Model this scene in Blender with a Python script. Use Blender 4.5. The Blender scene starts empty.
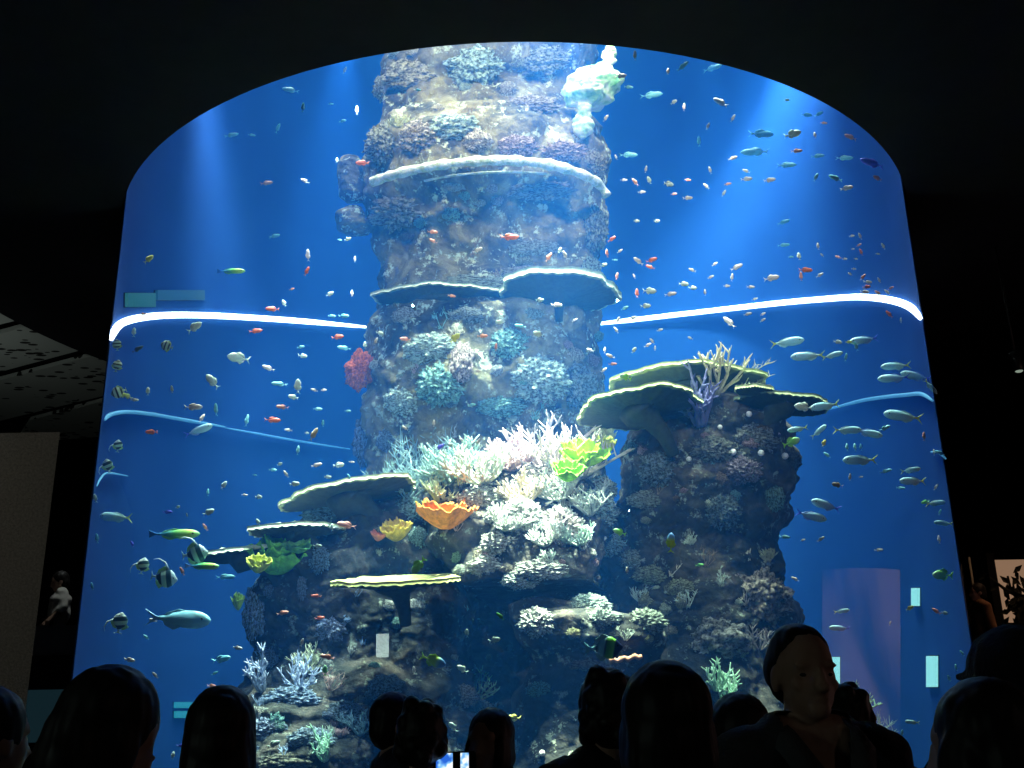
import bpy, bmesh, math, random
from mathutils import Vector, Matrix, noise
from mathutils.bvhtree import BVHTree
random.seed(7)
S = bpy.context.scene
COL = S.collection
PI = math.pi
# ------------------------------------------------------------------ camera
FPX = 1000.0
PITCH = math.radians(17.6)
ROLL = math.radians(1.0)
EYE = Vector((0, 0, 1.6))
F = Vector((0, math.cos(PITCH), math.sin(PITCH)))
R0 = Vector((1, 0, 0)); U0 = Vector((0, -math.sin(PITCH), math.cos(PITCH)))
RT = R0 * math.cos(ROLL) - U0 * math.sin(ROLL)
UP = R0 * math.sin(ROLL) + U0 * math.cos(ROLL)
cam = bpy.data.cameras.new('camera'); camo = bpy.data.objects.new('camera', cam); COL.objects.link(camo)
cam.sensor_width = 36; cam.lens = 36 * FPX / 1024; cam.clip_end = 100; cam.clip_start = 0.05
m = Matrix((RT, UP, -F)).transposed().to_4x4(); m.translation = EYE
camo.matrix_world = m
S.camera = camo
def ray(x, y):
    return (RT * ((x - 512) / FPX) + UP * ((384 - y) / FPX) + F)      # not normalised: length 1 along the view axis
def at(x, y, Y):
    d = ray(x, y); return EYE + d * (Y / d.y)
AX = Vector((0.05, 10.0, 0)); R = 4.0; TOPZ = 6.035; BASEZ = 0.6; LID = 12.2
def chord(x, y, r=R - 0.22):
    d = ray(x, y); o = EYE - AX
    a = d.x**2 + d.y**2; b = o.x * d.x + o.y * d.y; c = o.x**2 + o.y**2 - r * r
    q = b * b - a * c
    if q < 0.02: q = 0.02
    s = math.sqrt(q); return (-b - s) / a, (-b + s) / a
# ------------------------------------------------------------------ helpers
MATS = {}
def mat(name, col=(.5, .5, .5), rough=.8, emit=None, es=0, metal=0, spec=.3):
    if name in MATS: return MATS[name]
    mt = bpy.data.materials.new(name); mt.use_nodes = True
    b = mt.node_tree.nodes['Principled BSDF']
    b.inputs['Base Color'].default_value = (*col, 1); b.inputs['Roughness'].default_value = rough
    b.inputs['Metallic'].default_value = metal; b.inputs['Specular IOR Level'].default_value = spec
    if emit: b.inputs['Emission Color'].default_value = (*emit, 1); b.inputs['Emission Strength'].default_value = es
    MATS[name] = mt; return mt
def nodes(mt): return mt.node_tree.nodes, mt.node_tree.links, mt.node_tree.nodes['Principled BSDF']
def ramp(n, stops, interp='LINEAR'):
    r = n.new('ShaderNodeValToRGB'); cr = r.color_ramp; cr.interpolation = interp
    while len(cr.elements) < len(stops): cr.elements.new(.5)
    for e, (p, c) in zip(cr.elements, stops): e.position = p; e.color = (*c, 1)
    return r
def noisy(name, stops, scale=3, detail=8, rough=.85, bump=0, bscale=20, coord='Object', objcol=False, spec=.3, dist=0.0):
    """procedural material: noise -> colour ramp (times the object's own colour if objcol), optional bump"""
    if name in MATS: return MATS[name]
    mt = mat(name, rough=rough, spec=spec); n, l, b = nodes(mt)
    tc = n.new('ShaderNodeTexCoord'); nz = n.new('ShaderNodeTexNoise')
    nz.inputs['Scale'].default_value = scale; nz.inputs['Detail'].default_value = detail; nz.inputs['Roughness'].default_value = .65
    nz.inputs['Distortion'].default_value = dist
    l.new(tc.outputs[coord], nz.inputs['Vector']); r = ramp(n, stops); l.new(nz.outputs['Fac'], r.inputs['Fac'])
    out = r.outputs['Color']
    if objcol:
        oi = n.new('ShaderNodeObjectInfo'); mx = n.new('ShaderNodeMix'); mx.data_type = 'RGBA'; mx.blend_type = 'MULTIPLY'
        mx.inputs[0].default_value = 1; l.new(out, mx.inputs[6]); l.new(oi.outputs['Color'], mx.inputs[7]); out = mx.outputs[2]
    l.new(out, b.inputs['Base Color'])
    if bump:
        n2 = n.new('ShaderNodeTexNoise'); n2.inputs['Scale'].default_value = bscale; n2.inputs['Detail'].default_value = 6
        l.new(tc.outputs[coord], n2.inputs['Vector']); bp = n.new('ShaderNodeBump'); bp.inputs['Strength'].default_value = bump
        bp.inputs['Distance'].default_value = .03
        l.new(n2.outputs['Fac'], bp.inputs['Height']); l.new(bp.outputs['Normal'], b.inputs['Normal'])
    return mt
def mesh_obj(name, verts, faces, m, parent=None, smooth=True):
    me = bpy.data.meshes.new(name); me.from_pydata([tuple(v) for v in verts], [], faces); me.update()
    if smooth: me.polygons.foreach_set('use_smooth', [True] * len(me.polygons))
    if m: me.materials.append(m)
    o = bpy.data.objects.new(name, me); COL.objects.link(o)
    if parent: o.parent = parent
    return o
def bm_obj(name, bm, m, parent=None, smooth=False):
    me = bpy.data.meshes.new(name); bmesh.ops.recalc_face_normals(bm, faces=bm.faces); bm.to_mesh(me); bm.free()
    if smooth: me.polygons.foreach_set('use_smooth', [True] * len(me.polygons))
    if m: me.materials.append(m)
    o = bpy.data.objects.new(name, me); COL.objects.link(o)
    if parent: o.parent = parent
    return o
def tag(o, label=None, cat=None, group=None, kind=None):
    if label: o['label'] = label
    if cat: o['category'] = cat
    if group: o['group'] = group
    if kind: o['kind'] = kind
    return o
def empty(name, loc=(0, 0, 0)):
    o = bpy.data.objects.new(name, None); COL.objects.link(o); o.location = loc; o.empty_display_size = .1; return o
def box_bm(bm, lo, hi, bev=0):
    r = bmesh.ops.create_cube(bm, size=1)
    for v in r['verts']:
        v.co = Vector([lo[i] + (v.co[i] + .5) * (hi[i] - lo[i]) for i in range(3)])
    if bev:
        es = list({e for v in r['verts'] for e in v.link_edges})
        bmesh.ops.bevel(bm, geom=es, offset=bev, segments=2, affect='EDGES')
def box(name, lo, hi, m, parent=None, bev=0):
    bm = bmesh.new(); box_bm(bm, lo, hi, bev); return bm_obj(name, bm, m, parent)
class MB:
    def __init__(s): s.v = []; s.f = []
    def tube(s, pts, rads, seg=6, cap=True):
        base = len(s.v); n = len(pts); prev = None
        for i, p in enumerate(pts):
            t = (pts[min(i + 1, n - 1)] - pts[max(i - 1, 0)])
            if t.length < 1e-9: t = Vector((0, 0, 1))
            t.normalize()
            if prev is None: a = t.orthogonal().normalized()
            else: a = (prev - t * prev.dot(t)); a = a.normalized() if a.length > 1e-6 else t.orthogonal().normalized()
            prev = a; b = t.cross(a)
            for k in range(seg):
                th = 2 * PI * k / seg
                s.v.append(p + (a * math.cos(th) + b * math.sin(th)) * rads[i])
        for i in range(n - 1):
            for k in range(seg):
                k2 = (k + 1) % seg
                s.f.append((base + i * seg + k, base + i * seg + k2, base + (i + 1) * seg + k2, base + (i + 1) * seg + k))
        if cap:
            s.f.append(tuple(base + k for k in range(seg))[::-1]); s.f.append(tuple(base + (n - 1) * seg + k for k in range(seg)))
    def grid(s, rows, closed=False):
        base = len(s.v); nr = len(rows); nc = len(rows[0])
        for r in rows: s.v.extend(r)
        for i in range(nr - 1):
            for k in range(nc if closed else nc - 1):
                k2 = (k + 1) % nc
                s.f.append((base + i * nc + k, base + i * nc + k2, base + (i + 1) * nc + k2, base + (i + 1) * nc + k))
        return base
    def slab(s, outline, th):
        """flat outline in XZ, thickness th in Y"""
        base = len(s.v); n = len(outline)
        for y in (-th / 2, th / 2):
            for (x, z) in outline: s.v.append(Vector((x, y, z)))
        s.f.append(tuple(base + i for i in range(n))); s.f.append(tuple(base + n + i for i in range(n))[::-1])
        for i in range(n):
            j = (i + 1) % n; s.f.append((base + j, base + i, base + n + i, base + n + j))
    def build(s, name, m, parent=None, smooth=True): return mesh_obj(name, s.v, s.f, m, parent, smooth)
def lerp(a, b, t): return a + (b - a) * t
def copy_tree(o, parent=None):
    c = o.copy(); COL.objects.link(c)
    if parent: c.parent = parent
    for ch in list(o.children): copy_tree(ch, c)
    return c
def fbm(p, o=4):
    a = 0; s = 1; w = .5
    for _ in range(o): a += noise.noise(p * s) * w; s *= 2.1; w *= .5
    return a
# ------------------------------------------------------------------ setting: dark hall
M_floor = noisy('floor_carpet', [(.3, (.02, .02, .025)), (.7, (.035, .033, .035))], 30, bump=.2, bscale=200)
M_dark = noisy('dark_paint', [(.3, (.012, .013, .016)), (.7, (.016, .017, .021))], 5, spec=.05)
M_concrete = noisy('concrete', [(.35, (.20, .19, .17)), (.65, (.34, .32, .28))], 40, 8, bump=.6, bscale=60, coord='Object')
tag(box('floor', (-14, -8, -.2), (14, 22, 0), M_floor), kind='structure')
tag(box('wall_back', (-14, 21.8, 0), (14, 22, 8), M_dark), kind='structure')
tag(box('wall_left', (-14.2, -8, 0), (-14, 22, 8), M_dark), kind='structure')
tag(box('wall_right', (14, -8, 0), (14.2, 22, 8), M_dark), kind='structure')
tag(box('wall_front', (-14, -8.2, 0), (14, -8, 8), M_dark), kind='structure')
# upper ceiling with a round hole over the soffit
def annulus(name, r0, r1, z0, z1, m, seg=160, sq=None):
    mb = MB(); rows = []
    def P(r, z, k):
        th = 2 * PI * k / seg; return Vector((AX.x + r * math.cos(th), AX.y + r * math.sin(th), z))
    prof = [(r0, z0), (r1, z0), (r1, z1), (r0, z1), (r0, z0)]
    mb.grid([[P(r, z, k) for k in range(seg)] for r, z in prof], closed=True)
    return mb.build(name, m, smooth=False)
tag(annulus('ceiling_soffit', R + .002, 6.1, TOPZ, TOPZ + .45, M_dark), kind='structure')
tag(annulus('ceiling', 6.0, 24, 6.6, 6.8, M_dark), kind='structure')
tag(annulus('wall_tank_casing', R + .03, R + .25, TOPZ + .02, LID + .1, M_dark), kind='structure')
tag(annulus('ceiling_tank_lid', 0.0, R + .25, LID + .1, LID + .3, M_dark), kind='structure')
# perforated ceiling panels on the left
def leaf_panel_mat():
    mt = mat('perforated_panel', (.3, .3, .3)); n, l, b = nodes(mt)
    tc = n.new('ShaderNodeTexCoord'); mp = n.new('ShaderNodeMapping'); mp.inputs['Scale'].default_value = (1, 1.7, 1); mp.inputs['Rotation'].default_value = (0, 0, .6)
    l.new(tc.outputs['Object'], mp.inputs['Vector'])
    nz = n.new('ShaderNodeTexNoise'); nz.inputs['Scale'].default_value = 1.6; nz.inputs['Detail'].default_value = 1
    l.new(tc.outputs['Object'], nz.inputs['Vector'])
    vo = n.new('ShaderNodeTexVoronoi'); vo.inputs['Scale'].default_value = 4.2; l.new(mp.outputs[0], vo.inputs['Vector'])
    a = n.new('ShaderNodeMath'); a.operation = 'LESS_THAN'; a.inputs[1].default_value = .33; l.new(vo.outputs['Distance'], a.inputs[0])
    c = n.new('ShaderNodeMath'); c.operation = 'GREATER_THAN'; c.inputs[1].default_value = .44; l.new(nz.outputs['Fac'], c.inputs[0])
    d = n.new('ShaderNodeMath'); d.operation = 'MULTIPLY'; l.new(a.outputs[0], d.inputs[0]); l.new(c.outputs[0], d.inputs[1])
    mx = n.new('ShaderNodeMix'); mx.data_type = 'RGBA'; l.new(d.outputs[0], mx.inputs[0])
    mx.inputs[6].default_value = (.42, .45, .42, 1); mx.inputs[7].default_value = (.015, .015, .015, 1); l.new(mx.outputs[2], b.inputs['Base Color'])
    return mt
M_panel = leaf_panel_mat()
def atz(x, y, z):
    d = ray(x, y); return EYE + d * ((z - EYE.z) / d.z)
for i, poly in enumerate([[(-60, 285), (-10, 300), (26, 318), (-60, 340)], [(-60, 350), (36, 324), (78, 351), (-60, 388)],
                          [(-60, 396), (84, 358), (160, 345), (170, 380), (20, 416), (-60, 436)], [(30, 420), (170, 384), (180, 430), (60, 440), (20, 436)]]):
    mb = MB(); z = 6.42
    lo = [atz(x, y, z) for x, y in poly]; n = len(lo)
    mb.v = lo + [v + Vector((0, 0, .06)) for v in lo]
    mb.f = [tuple(range(n)), tuple(range(2 * n - 1, n - 1, -1))] + [(k, k + n, (k + 1) % n + n, (k + 1) % n) for k in range(n)]
    tag(mb.build('ceiling_panel', M_panel, smooth=False), kind='structure')
# concrete wall at left
w = at(60, 432, 10.0)
mb = MB(); q_ = [(-11, 10.0), (w.x, 10.0), (w.x - .5, 10.5), (-11, 10.5)]; mb.v = [Vector((x, y, 0)) for x, y in q_] + [Vector((x, y, w.z)) for x, y in q_]
mb.f = [(3, 2, 1, 0), (4, 5, 6, 7)] + [(k, (k + 1) % 4, (k + 1) % 4 + 4, k + 4) for k in range(4)]
tag(mb.build('wall_pier_left', M_concrete, smooth=False), kind='structure')
# ------------------------------------------------------------------ people
M_skin = noisy('skin', [(.3, (.45, .27, .19)), (.7, (.55, .34, .25))], 8, rough=.55)
M_hair = noisy('black_hair', [(.3, (.008, .007, .007)), (.7, (.02, .017, .015))], 30, rough=.5)
def cloth(name, c): return noisy(name, [(.3, tuple(v * .8 for v in c)), (.7, c)], 20, 4, bump=.3, bscale=120)
ICO = {}
def ico(sub):
    if sub not in ICO:
        b = bmesh.new(); bmesh.ops.create_icosphere(b, subdivisions=sub, radius=1); ICO[sub] = ([v.co.copy() for v in b.verts], [[v.index for v in f.verts] for f in b.faces]); b.free()
    return ICO[sub]
class Blob:
    def __init__(s): s.v = []; s.f = []
    def add(s, mx, sub):
        V_, F_ = ico(sub); b = len(s.v); s.v += [mx @ q for q in V_]; s.f += [[b + i for i in f] for f in F_]
def ell(bm, c, r, rot=None, sub=3): bm.add(Matrix.Translation(c) @ (rot.to_4x4() if rot else Matrix()) @ Matrix.Diagonal((*r, 1)), min(sub, 3))
def cap(bm, a, b, ra, rb, fl=1.0):
    a = Vector(a); b = Vector(b); n = max(3, int((b - a).length / (min(ra, rb) * .5)))
    for i in range(n + 1):
        t = i / n; r = lerp(ra, rb, t); bm.add(Matrix.Translation(a.lerp(b, t)) @ Matrix.Diagonal((r, r * fl, r, 1)), 2)
def remesh(name, bm, m, parent, vox, smooth_it=4, disp=None):
    me = bpy.data.meshes.new(name); me.from_pydata([tuple(q) for q in bm.v], [], bm.f); o = bpy.data.objects.new(name, me); COL.objects.link(o)
    r = o.modifiers.new('r', 'REMESH'); r.mode = 'VOXEL'; r.voxel_size = vox; r.use_smooth_shade = True
    s = o.modifiers.new('s', 'SMOOTH'); s.factor = .5; s.iterations = smooth_it
    dg = bpy.context.evaluated_depsgraph_get(); me2 = bpy.data.meshes.new_from_object(o.evaluated_get(dg), depsgraph=dg); o.modifiers.clear(); o.data = me2
    if disp:
        for v in me2.vertices: v.co += v.normal * disp(v.co)
    me2.polygons.foreach_set('use_smooth', [True] * len(me2.polygons))
    me2.materials.clear(); me2.materials.append(m); o.parent = parent; return o
def person(cx, ytop, dist, face, label, hair='short', shirt=(.03, .03, .035), pants=(.02, .02, .03), nod=0, fat=1.0, tilt=0, hscale=1.0, z0=0, arms=None, collar=False, group='visitors watching the tank', turn=0, vox=.013):
    """face: heading in degrees, 0 = looking at the tank (away from the camera), 180 = at the camera; dist = horizontal distance"""
    d = ray(cx, ytop); p = EYE + d * (dist / d.y); H = p.z - z0; k = H / 1.70
    root = empty('person', (p.x, p.y, z0)); root.rotation_euler = (0, 0, math.radians(face))
    V = Vector
    def hm():   # head frame at the neck joint
        return Matrix.Translation(V((0, 0, 1.46 * k))) @ Matrix.Rotation(math.radians(turn), 4, 'Z') @ Matrix.Rotation(math.radians(-nod), 4, 'X') @ Matrix.Rotation(math.radians(tilt), 4, 'Y')
    HM = hm(); h = hscale
    def hp(x, y, z): return HM @ V((x * h, y * h, z * h))
    HR = HM.to_3x3()
    def head(bm, g=0, face_=True):
        ell(bm, hp(0, .0, .135), (V((.076, .094, .098)) + V((g, g, g))) * h, HR); ell(bm, hp(0, .03, .075), (V((.060, .068, .075)) + V((g, g, g))) * h, HR)
        if face_:
            ell(bm, hp(0, .072, .028), V((.032, .026, .026)) * h, HR); ell(bm, hp(0, .095, .100), V((.012, .020, .032)) * h, HR); ell(bm, hp(0, .106, .080), V((.020, .020, .014)) * h, HR)
            ell(bm, hp(0, .088, .052), V((.026, .012, .007)) * h, HR); ell(bm, hp(0, .084, .042), V((.022, .012, .007)) * h, HR)
            for s in (-1, 1):
                ell(bm, hp(s * .078, -.002, .102), V((.011, .02, .034)) * h, HR); ell(bm, hp(s * .032, .078, .135), V((.026, .014, .010)) * h, HR); ell(bm, hp(s * .042, .062, .088), V((.022, .02, .02)) * h, HR)
    sw = .185 * k * fat
    A = {}
    for s in (-1, 1):
        sh = V((s * sw, 0, 1.38 * k)); el = V((s * (sw + .05), -.02, 1.09 * k)); wr = V((s * (sw + .04), .08, .86 * k))
        if arms and s in arms: el, wr = V(arms[s][0]), V(arms[s][1])
        A[s] = (sh, el, wr)
    def torso(bm, g=0):
        ell(bm, V((0, 0, .95 * k)), ((.165 * fat + g), (.12 * fat + g), .14), None); ell(bm, V((0, .005, 1.08 * k)), (.15 * fat + g, .11 * fat + g, .16), None)
        ell(bm, V((0, .0, 1.25 * k)), (.165 * fat + g, .115 * fat + g, .17 * k), None); cap(bm, (-sw * .8, 0, 1.385 * k), (sw * .8, 0, 1.385 * k), .062 + g, .062 + g)
        cap(bm, (-sw * .35, 0, 1.42 * k), (sw * .35, 0, 1.42 * k), .058 + g, .058 + g)
    bm = Blob(); torso(bm)
    cap(bm, (0, -.015, 1.38 * k), hp(0, -.008, .05), .06, .052); head(bm)
    for s in (-1, 1):
        sh, el, wr = A[s]; cap(bm, sh, el, .05, .04); cap(bm, el, wr, .038, .026)
        dv = (wr - el).normalized(); sd = V((0, 1, 0)).cross(dv); sd = (sd if sd.length > .2 else V((1, 0, 0))).normalized(); fw = dv.cross(sd).normalized()
        cap(bm, wr, wr + dv * .07, .026, .034, .7)
        for i in range(4):
            b0 = wr + dv * .08 + fw * (.027 - i * .018); ln = (.07, .08, .074, .058)[i]; kn = b0 + dv * ln * .55; cap(bm, b0, kn, .0095, .009); cap(bm, kn, kn + (dv * .8 - sd * s * .5).normalized() * ln * .5, .009, .0075)
        t0 = wr + dv * .03 + fw * .03; cap(bm, t0, t0 + (dv * .6 + fw * .7).normalized() * .05, .011, .0095)
        hip = V((s * .09 * fat, 0, .9 * k)); kn = V((s * .1, .02, .48 * k)); an = V((s * .1, -.01, .08)); cap(bm, hip, kn, .085 * fat, .055); cap(bm, kn, an, .052, .036); cap(bm, an, an + V((0, .15, -.045)), .038, .028)
    remesh('body', bm, M_skin, root, vox, 1 if vox < .01 else 3)
    sm = cloth('shirt_%.3f_%.3f_%.3f' % shirt, shirt)
    bm = Blob(); torso(bm, .014)
    for s in (-1, 1):
        sh, el, wr = A[s]; cap(bm, sh, el, .066, .058); cap(bm, el, el.lerp(wr, .25), .056, .052)
    # neckline: drop anything above the collar
    o = remesh('shirt', bm, sm, root, .012, 3, lambda c: .006 * noise.noise(c * 14))
    if collar:      # open V neck
        b2 = bmesh.new(); b2.from_mesh(o.data); bmesh.ops.delete(b2, geom=[v for v in b2.verts if v.co.y > .02 and v.co.z > 1.27 * k and abs(v.co.x) < (v.co.z - 1.27 * k) * .42], context='VERTS'); b2.to_mesh(o.data); b2.free()
    bm = Blob()
    for s in (-1, 1):
        cap(bm, (s * .09 * fat, 0, .93 * k), (s * .1, .02, .48 * k), .10 * fat, .072); cap(bm, (s * .1, .02, .48 * k), (s * .1, -.01, .1), .07, .06)
    ell(bm, V((0, 0, .93 * k)), (.175 * fat, .13 * fat, .1)); remesh('trousers', bm, cloth('trousers_dark', (.02, .02, .025)), root, .014, 3)
    for s in (-1, 1):
        bm = Blob(); cap(bm, (s * .1, -.05, .05), (s * .1, .17, .045), .05, .04, 1); o = remesh('shoe', bm, cloth('shoe_dark', (.02, .015, .012)), root, .01, 2)
    # hair
    bm = Blob()
    if hair == 'bald':
        for s in (-1, 1): ell(bm, hp(s * .05, -.035, .125), V((.036, .062, .062)) * h, HR)
        ell(bm, hp(0, -.055, .12), V((.06, .055, .075)) * h, HR); ell(bm, hp(0, -.016, .166), V((.080, .087, .082)) * h, HR); ell(bm, hp(0, -.05, .10), V((.074, .06, .07)) * h, HR)
    else:
        ell(bm, hp(0, -.014, .148), V((.089, .100, .098)) * h, HR); ell(bm, hp(0, -.04, .10), V((.082, .072, .09)) * h, HR)
        if hair == 'bob':
            ell(bm, hp(0, -.035, .06), V((.088, .07, .085)) * h, HR)
            for s in (-1, 1): ell(bm, hp(s * .066, .012, .075), V((.03, .055, .085)) * h, HR)
        if hair == 'long':
            for s in (-1, 1): ell(bm, hp(s * .06, -.01, .05), V((.035, .06, .14)) * h, HR)
            ell(bm, hp(0, -.055, .0), V((.09, .05, .19)) * h, HR); ell(bm, hp(0, -.06, -.13), V((.085, .04, .15)) * h, HR)
        if hair == 'bun': ell(bm, hp(0, -.09, .2), V((.045, .045, .045)) * h, HR)
        if hair == 'hat': ell(bm, hp(0, 0, .15), V((.1, .11, .10)) * h, HR); ell(bm, hp(0, .06, .14), V((.09, .1, .015)) * h, HR)
        if hair == 'curly':
            for i in range(26):
                a = i * 2.4; zz = .04 + .2 * (i / 26); ell(bm, hp(.075 * math.cos(a) * (1 - .5 * (i / 26)**2), -.02 + .075 * math.sin(a) * (1 - .5 * (i / 26)**2) - (.02 if math.sin(a) > 0 else 0), zz), V((.034, .034, .034)) * h, HR, 2)
    remesh('cap' if hair == 'hat' else 'hair', bm, M_hair if hair != 'hat' else cloth('cap_black', (.015, .015, .02)), root, .008, 2, lambda c: .004 * noise.noise(V((c.x * 60, c.y * 60, c.z * 12))))
    if collar:
        mb = MB()
        for s in (-1, 1):
            P = [V((s * .058, -.06, 1.47 * k)), V((s * .078, .0, 1.47 * k)), V((s * .07, .075, 1.44 * k)), V((s * .03, .135, 1.36 * k))]
            rows = [[q + V((0, 0, .0)), q + V((s * .028, .006, -.012)), q + V((s * .05, .012, -.045))] for q in P]; mb.grid(rows)
        o = mb.build('collar', cloth('collar_grey', (.10, .11, .12)), root); sd = o.modifiers.new('s', 'SOLIDIFY'); sd.thickness = .006
        for s in (-1, 1):
            mb = MB(); c_ = hp(s * .033, .077, .112); mb.tube([c_ + (HR @ V((x_, 0, 0))) for x_ in (-.012, -.008, 0, .008, .012)], [.001, .004, .006, .004, .001], 8); mb.build('eye', mat('eye_dark', (.05, .045, .04), .2), root)
    return tag(root, label, 'person', group)
# (centre x, top y, distance, facing, ...)
person(86, 656, 1.95, -60, 'person at the far left bowing a bobbed dark head to the right', 'bob', nod=26, hscale=.95)
person(224, 690, 2.75, 5, 'person with long dark hair seen from behind, second large head from the left', 'long')
person(396, 695, 4.4, -70, 'person with short dark hair facing right, left one of the close couple', 'short', fat=1.0)
person(421, 707, 3.9, 10, 'person with fluffy dark hair, right one of the close couple', 'curly')
person(490, 714, 4.2, 150, 'dark-haired person facing the camera, right of the close couple, holding up a phone', 'bob', shirt=(.05, .05, .06), arms={1: ((.24, .12, 1.1), (.16, .30, 1.27)), -1: ((-.23, -.02, 1.0), (-.25, .05, .82))})
person(604, 674, 3.3, 20, 'smaller dark head just left of the big round head near the middle', 'curly')
person(664, 665, 2.05, -5, 'big round dark head near the middle, seen from behind', 'bob', fat=1.35)
person(737, 699, 3.0, 0, 'dark head half hidden behind the balding man\'s left side', 'short')
person(797, 615, 2.6, 190, 'balding man facing the camera in a dark collared shirt', 'bald', shirt=(.06, .065, .07), collar=True, turn=0, vox=.0065, hscale=.95)
person(843, 690, 3.5, -20, 'person in black just behind the balding man, right shoulder showing', 'curly', fat=1.1)
person(975, 679, 1.9, 40, 'bare-headed person at the right facing left, in front of the taller one', 'bob', hscale=.95)
person(1010, 626, 2.3, 15, 'tallest dark head at the right edge of the crowd', 'hat', fat=1.1)
person(-6, 690, 2.6, -30, 'figure in grey cut off by the left edge of the view', 'short', shirt=(.10, .10, .09))
# ------------------------------------------------------------------ tank
def glass_mat():
    mt = bpy.data.materials.new('acrylic'); mt.use_nodes = True; n = mt.node_tree.nodes; l = mt.node_tree.links; n.clear()
    o = n.new('ShaderNodeOutputMaterial'); t = n.new('ShaderNodeBsdfTransparent'); g = n.new('ShaderNodeBsdfGlossy'); g.inputs['Roughness'].default_value = 0.0
    fr = n.new('ShaderNodeFresnel'); fr.inputs['IOR'].default_value = 1.45; ge = n.new('ShaderNodeNewGeometry')
    inv = n.new('ShaderNodeMath'); inv.operation = 'SUBTRACT'; inv.inputs[0].default_value = 1; l.new(ge.outputs['Backfacing'], inv.inputs[1])
    mu = n.new('ShaderNodeMath'); mu.operation = 'MULTIPLY'; l.new(inv.outputs[0], mu.inputs[0]); mn = n.new('ShaderNodeMath'); mn.operation = 'MINIMUM'; mn.inputs[1].default_value = .05; l.new(fr.outputs[0], mn.inputs[0]); l.new(mn.outputs[0], mu.inputs[1])
    mx = n.new('ShaderNodeMixShader'); l.new(mu.outputs[0], mx.inputs[0]); l.new(t.outputs[0], mx.inputs[1]); l.new(g.outputs[0], mx.inputs[2]); l.new(mx.outputs[0], o.inputs['Surface'])
    return mt
def clear_mat():
    mt = bpy.data.materials.new('acrylic_inner'); mt.use_nodes = True; n = mt.node_tree.nodes; l = mt.node_tree.links; n.clear()
    o = n.new('ShaderNodeOutputMaterial'); t = n.new('ShaderNodeBsdfTransparent'); l.new(t.outputs[0], o.inputs['Surface']); return mt
def ringpts(r, z, seg): return [Vector((AX.x + r * math.cos(2 * PI * k / seg), AX.y + r * math.sin(2 * PI * k / seg), z)) for k in range(seg)]
tank = empty('aquarium_tank', (AX.x, AX.y, 0))
tag(tank, 'huge round floor-to-ceiling glass aquarium full of blue water', 'aquarium')
mb = MB(); seg = 256
mb.grid([ringpts(R, BASEZ, seg), ringpts(R, TOPZ + .3, seg)], closed=True)
mb.grid([ringpts(R - .006, TOPZ + .3, seg), ringpts(R - .006, BASEZ, seg)], closed=True)
g = mb.build('glass_wall', glass_mat(), tank); g.location = (-AX.x, -AX.y, 0)
g.data.materials.append(clear_mat())
for p in g.data.polygons:
    if p.index >= seg: p.material_index = 1
mb = MB(); mb.grid([ringpts(.001, 0, seg), ringpts(R + .12, 0, seg), ringpts(R + .12, BASEZ, seg), ringpts(.001, BASEZ, seg)], closed=True)
o = mb.build('plinth', M_dark, tank, smooth=False); o.location = (-AX.x, -AX.y, 0)
# water: a real volume of blue water
wm = bpy.data.materials.new('sea_water'); wm.use_nodes = True; n = wm.node_tree.nodes; l = wm.node_tree.links; n.clear()
o = n.new('ShaderNodeOutputMaterial'); sc_ = n.new('ShaderNodeVolumeScatter'); ab = n.new('ShaderNodeVolumeAbsorption'); ad = n.new('ShaderNodeAddShader')
SCAT = (.03, .27, 1.0); sc_.inputs['Color'].default_value = (*SCAT, 1); sc_.inputs['Density'].default_value = .038; sc_.inputs['Anisotropy'].default_value = 0.1
ab.inputs['Color'].default_value = (.0, .72, .95, 1); ab.inputs['Density'].default_value = .035
l.new(sc_.outputs[0], ad.inputs[0]); l.new(ab.outputs[0], ad.inputs[1]); l.new(ad.outputs[0], o.inputs['Volume'])
mb = MB(); mb.grid([ringpts(.001, BASEZ + .01, seg), ringpts(R - .008, BASEZ + .01, seg), ringpts(R - .008, LID, seg), ringpts(.001, LID, seg)], closed=True)
o = mb.build('water', wm, tank, smooth=False); o.location = (-AX.x, -AX.y, 0)
# added backing on the far tank wall; its blue stands for the water's glow
M_water_glow = noisy('water_glow_blue', [(.3, (.014, .070, .26)), (.7, (.022, .098, .34))], .5, 3, rough=.9, spec=.1)
a0 = math.radians(-90 + 65); a1 = math.radians(270 - 65); rows = []
for rr_ in (R - .022, R - .012):
    for zz in ((BASEZ + .01, LID - .01) if rr_ < R - .02 else (LID - .01, BASEZ + .01)):
        rows.append([Vector((AX.x + rr_ * math.cos(a0 + (a1 - a0) * k / 160), AX.y + rr_ * math.sin(a0 + (a1 - a0) * k / 160), zz)) for k in range(161)])
mb = MB(); mb.grid(rows); o = mb.build('added_backing', M_water_glow, tank, smooth=False); o.location = (-AX.x, -AX.y, 0)
# ------------------------------------------------------------------ glowing waterline bands and seams on the far tank wall
def on_wall(x, y, r=R - .045, back=True):
    a, b = chord(x, y, r); return EYE + ray(x, y) * (b if back else a)
def smooth_line(pts, k=6):
    out = []
    for i in range(len(pts) - 1):
        p0 = pts[max(i - 1, 0)]; p1 = pts[i]; p2 = pts[i + 1]; p3 = pts[min(i + 2, len(pts) - 1)]
        for j in range(k):
            t = j / k
            out.append(tuple(.5 * ((2 * b) + (c - a) * t + (2 * a - 5 * b + 4 * c - d) * t * t + (-a + 3 * b - 3 * c + d) * t**3) for a, b, c, d in zip(p0, p1, p2, p3)))
    out.append(pts[-1]); return out
M_waterline = mat('waterline_white', (.9, .95, 1), emit=(.8, .95, 1), es=4)  # waterline's bright reflection put in as emission; no lamp there
M_seam = noisy('seam_acrylic', [(.3, (.35, .6, .75)), (.7, (.5, .75, .9))], 2)
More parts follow.
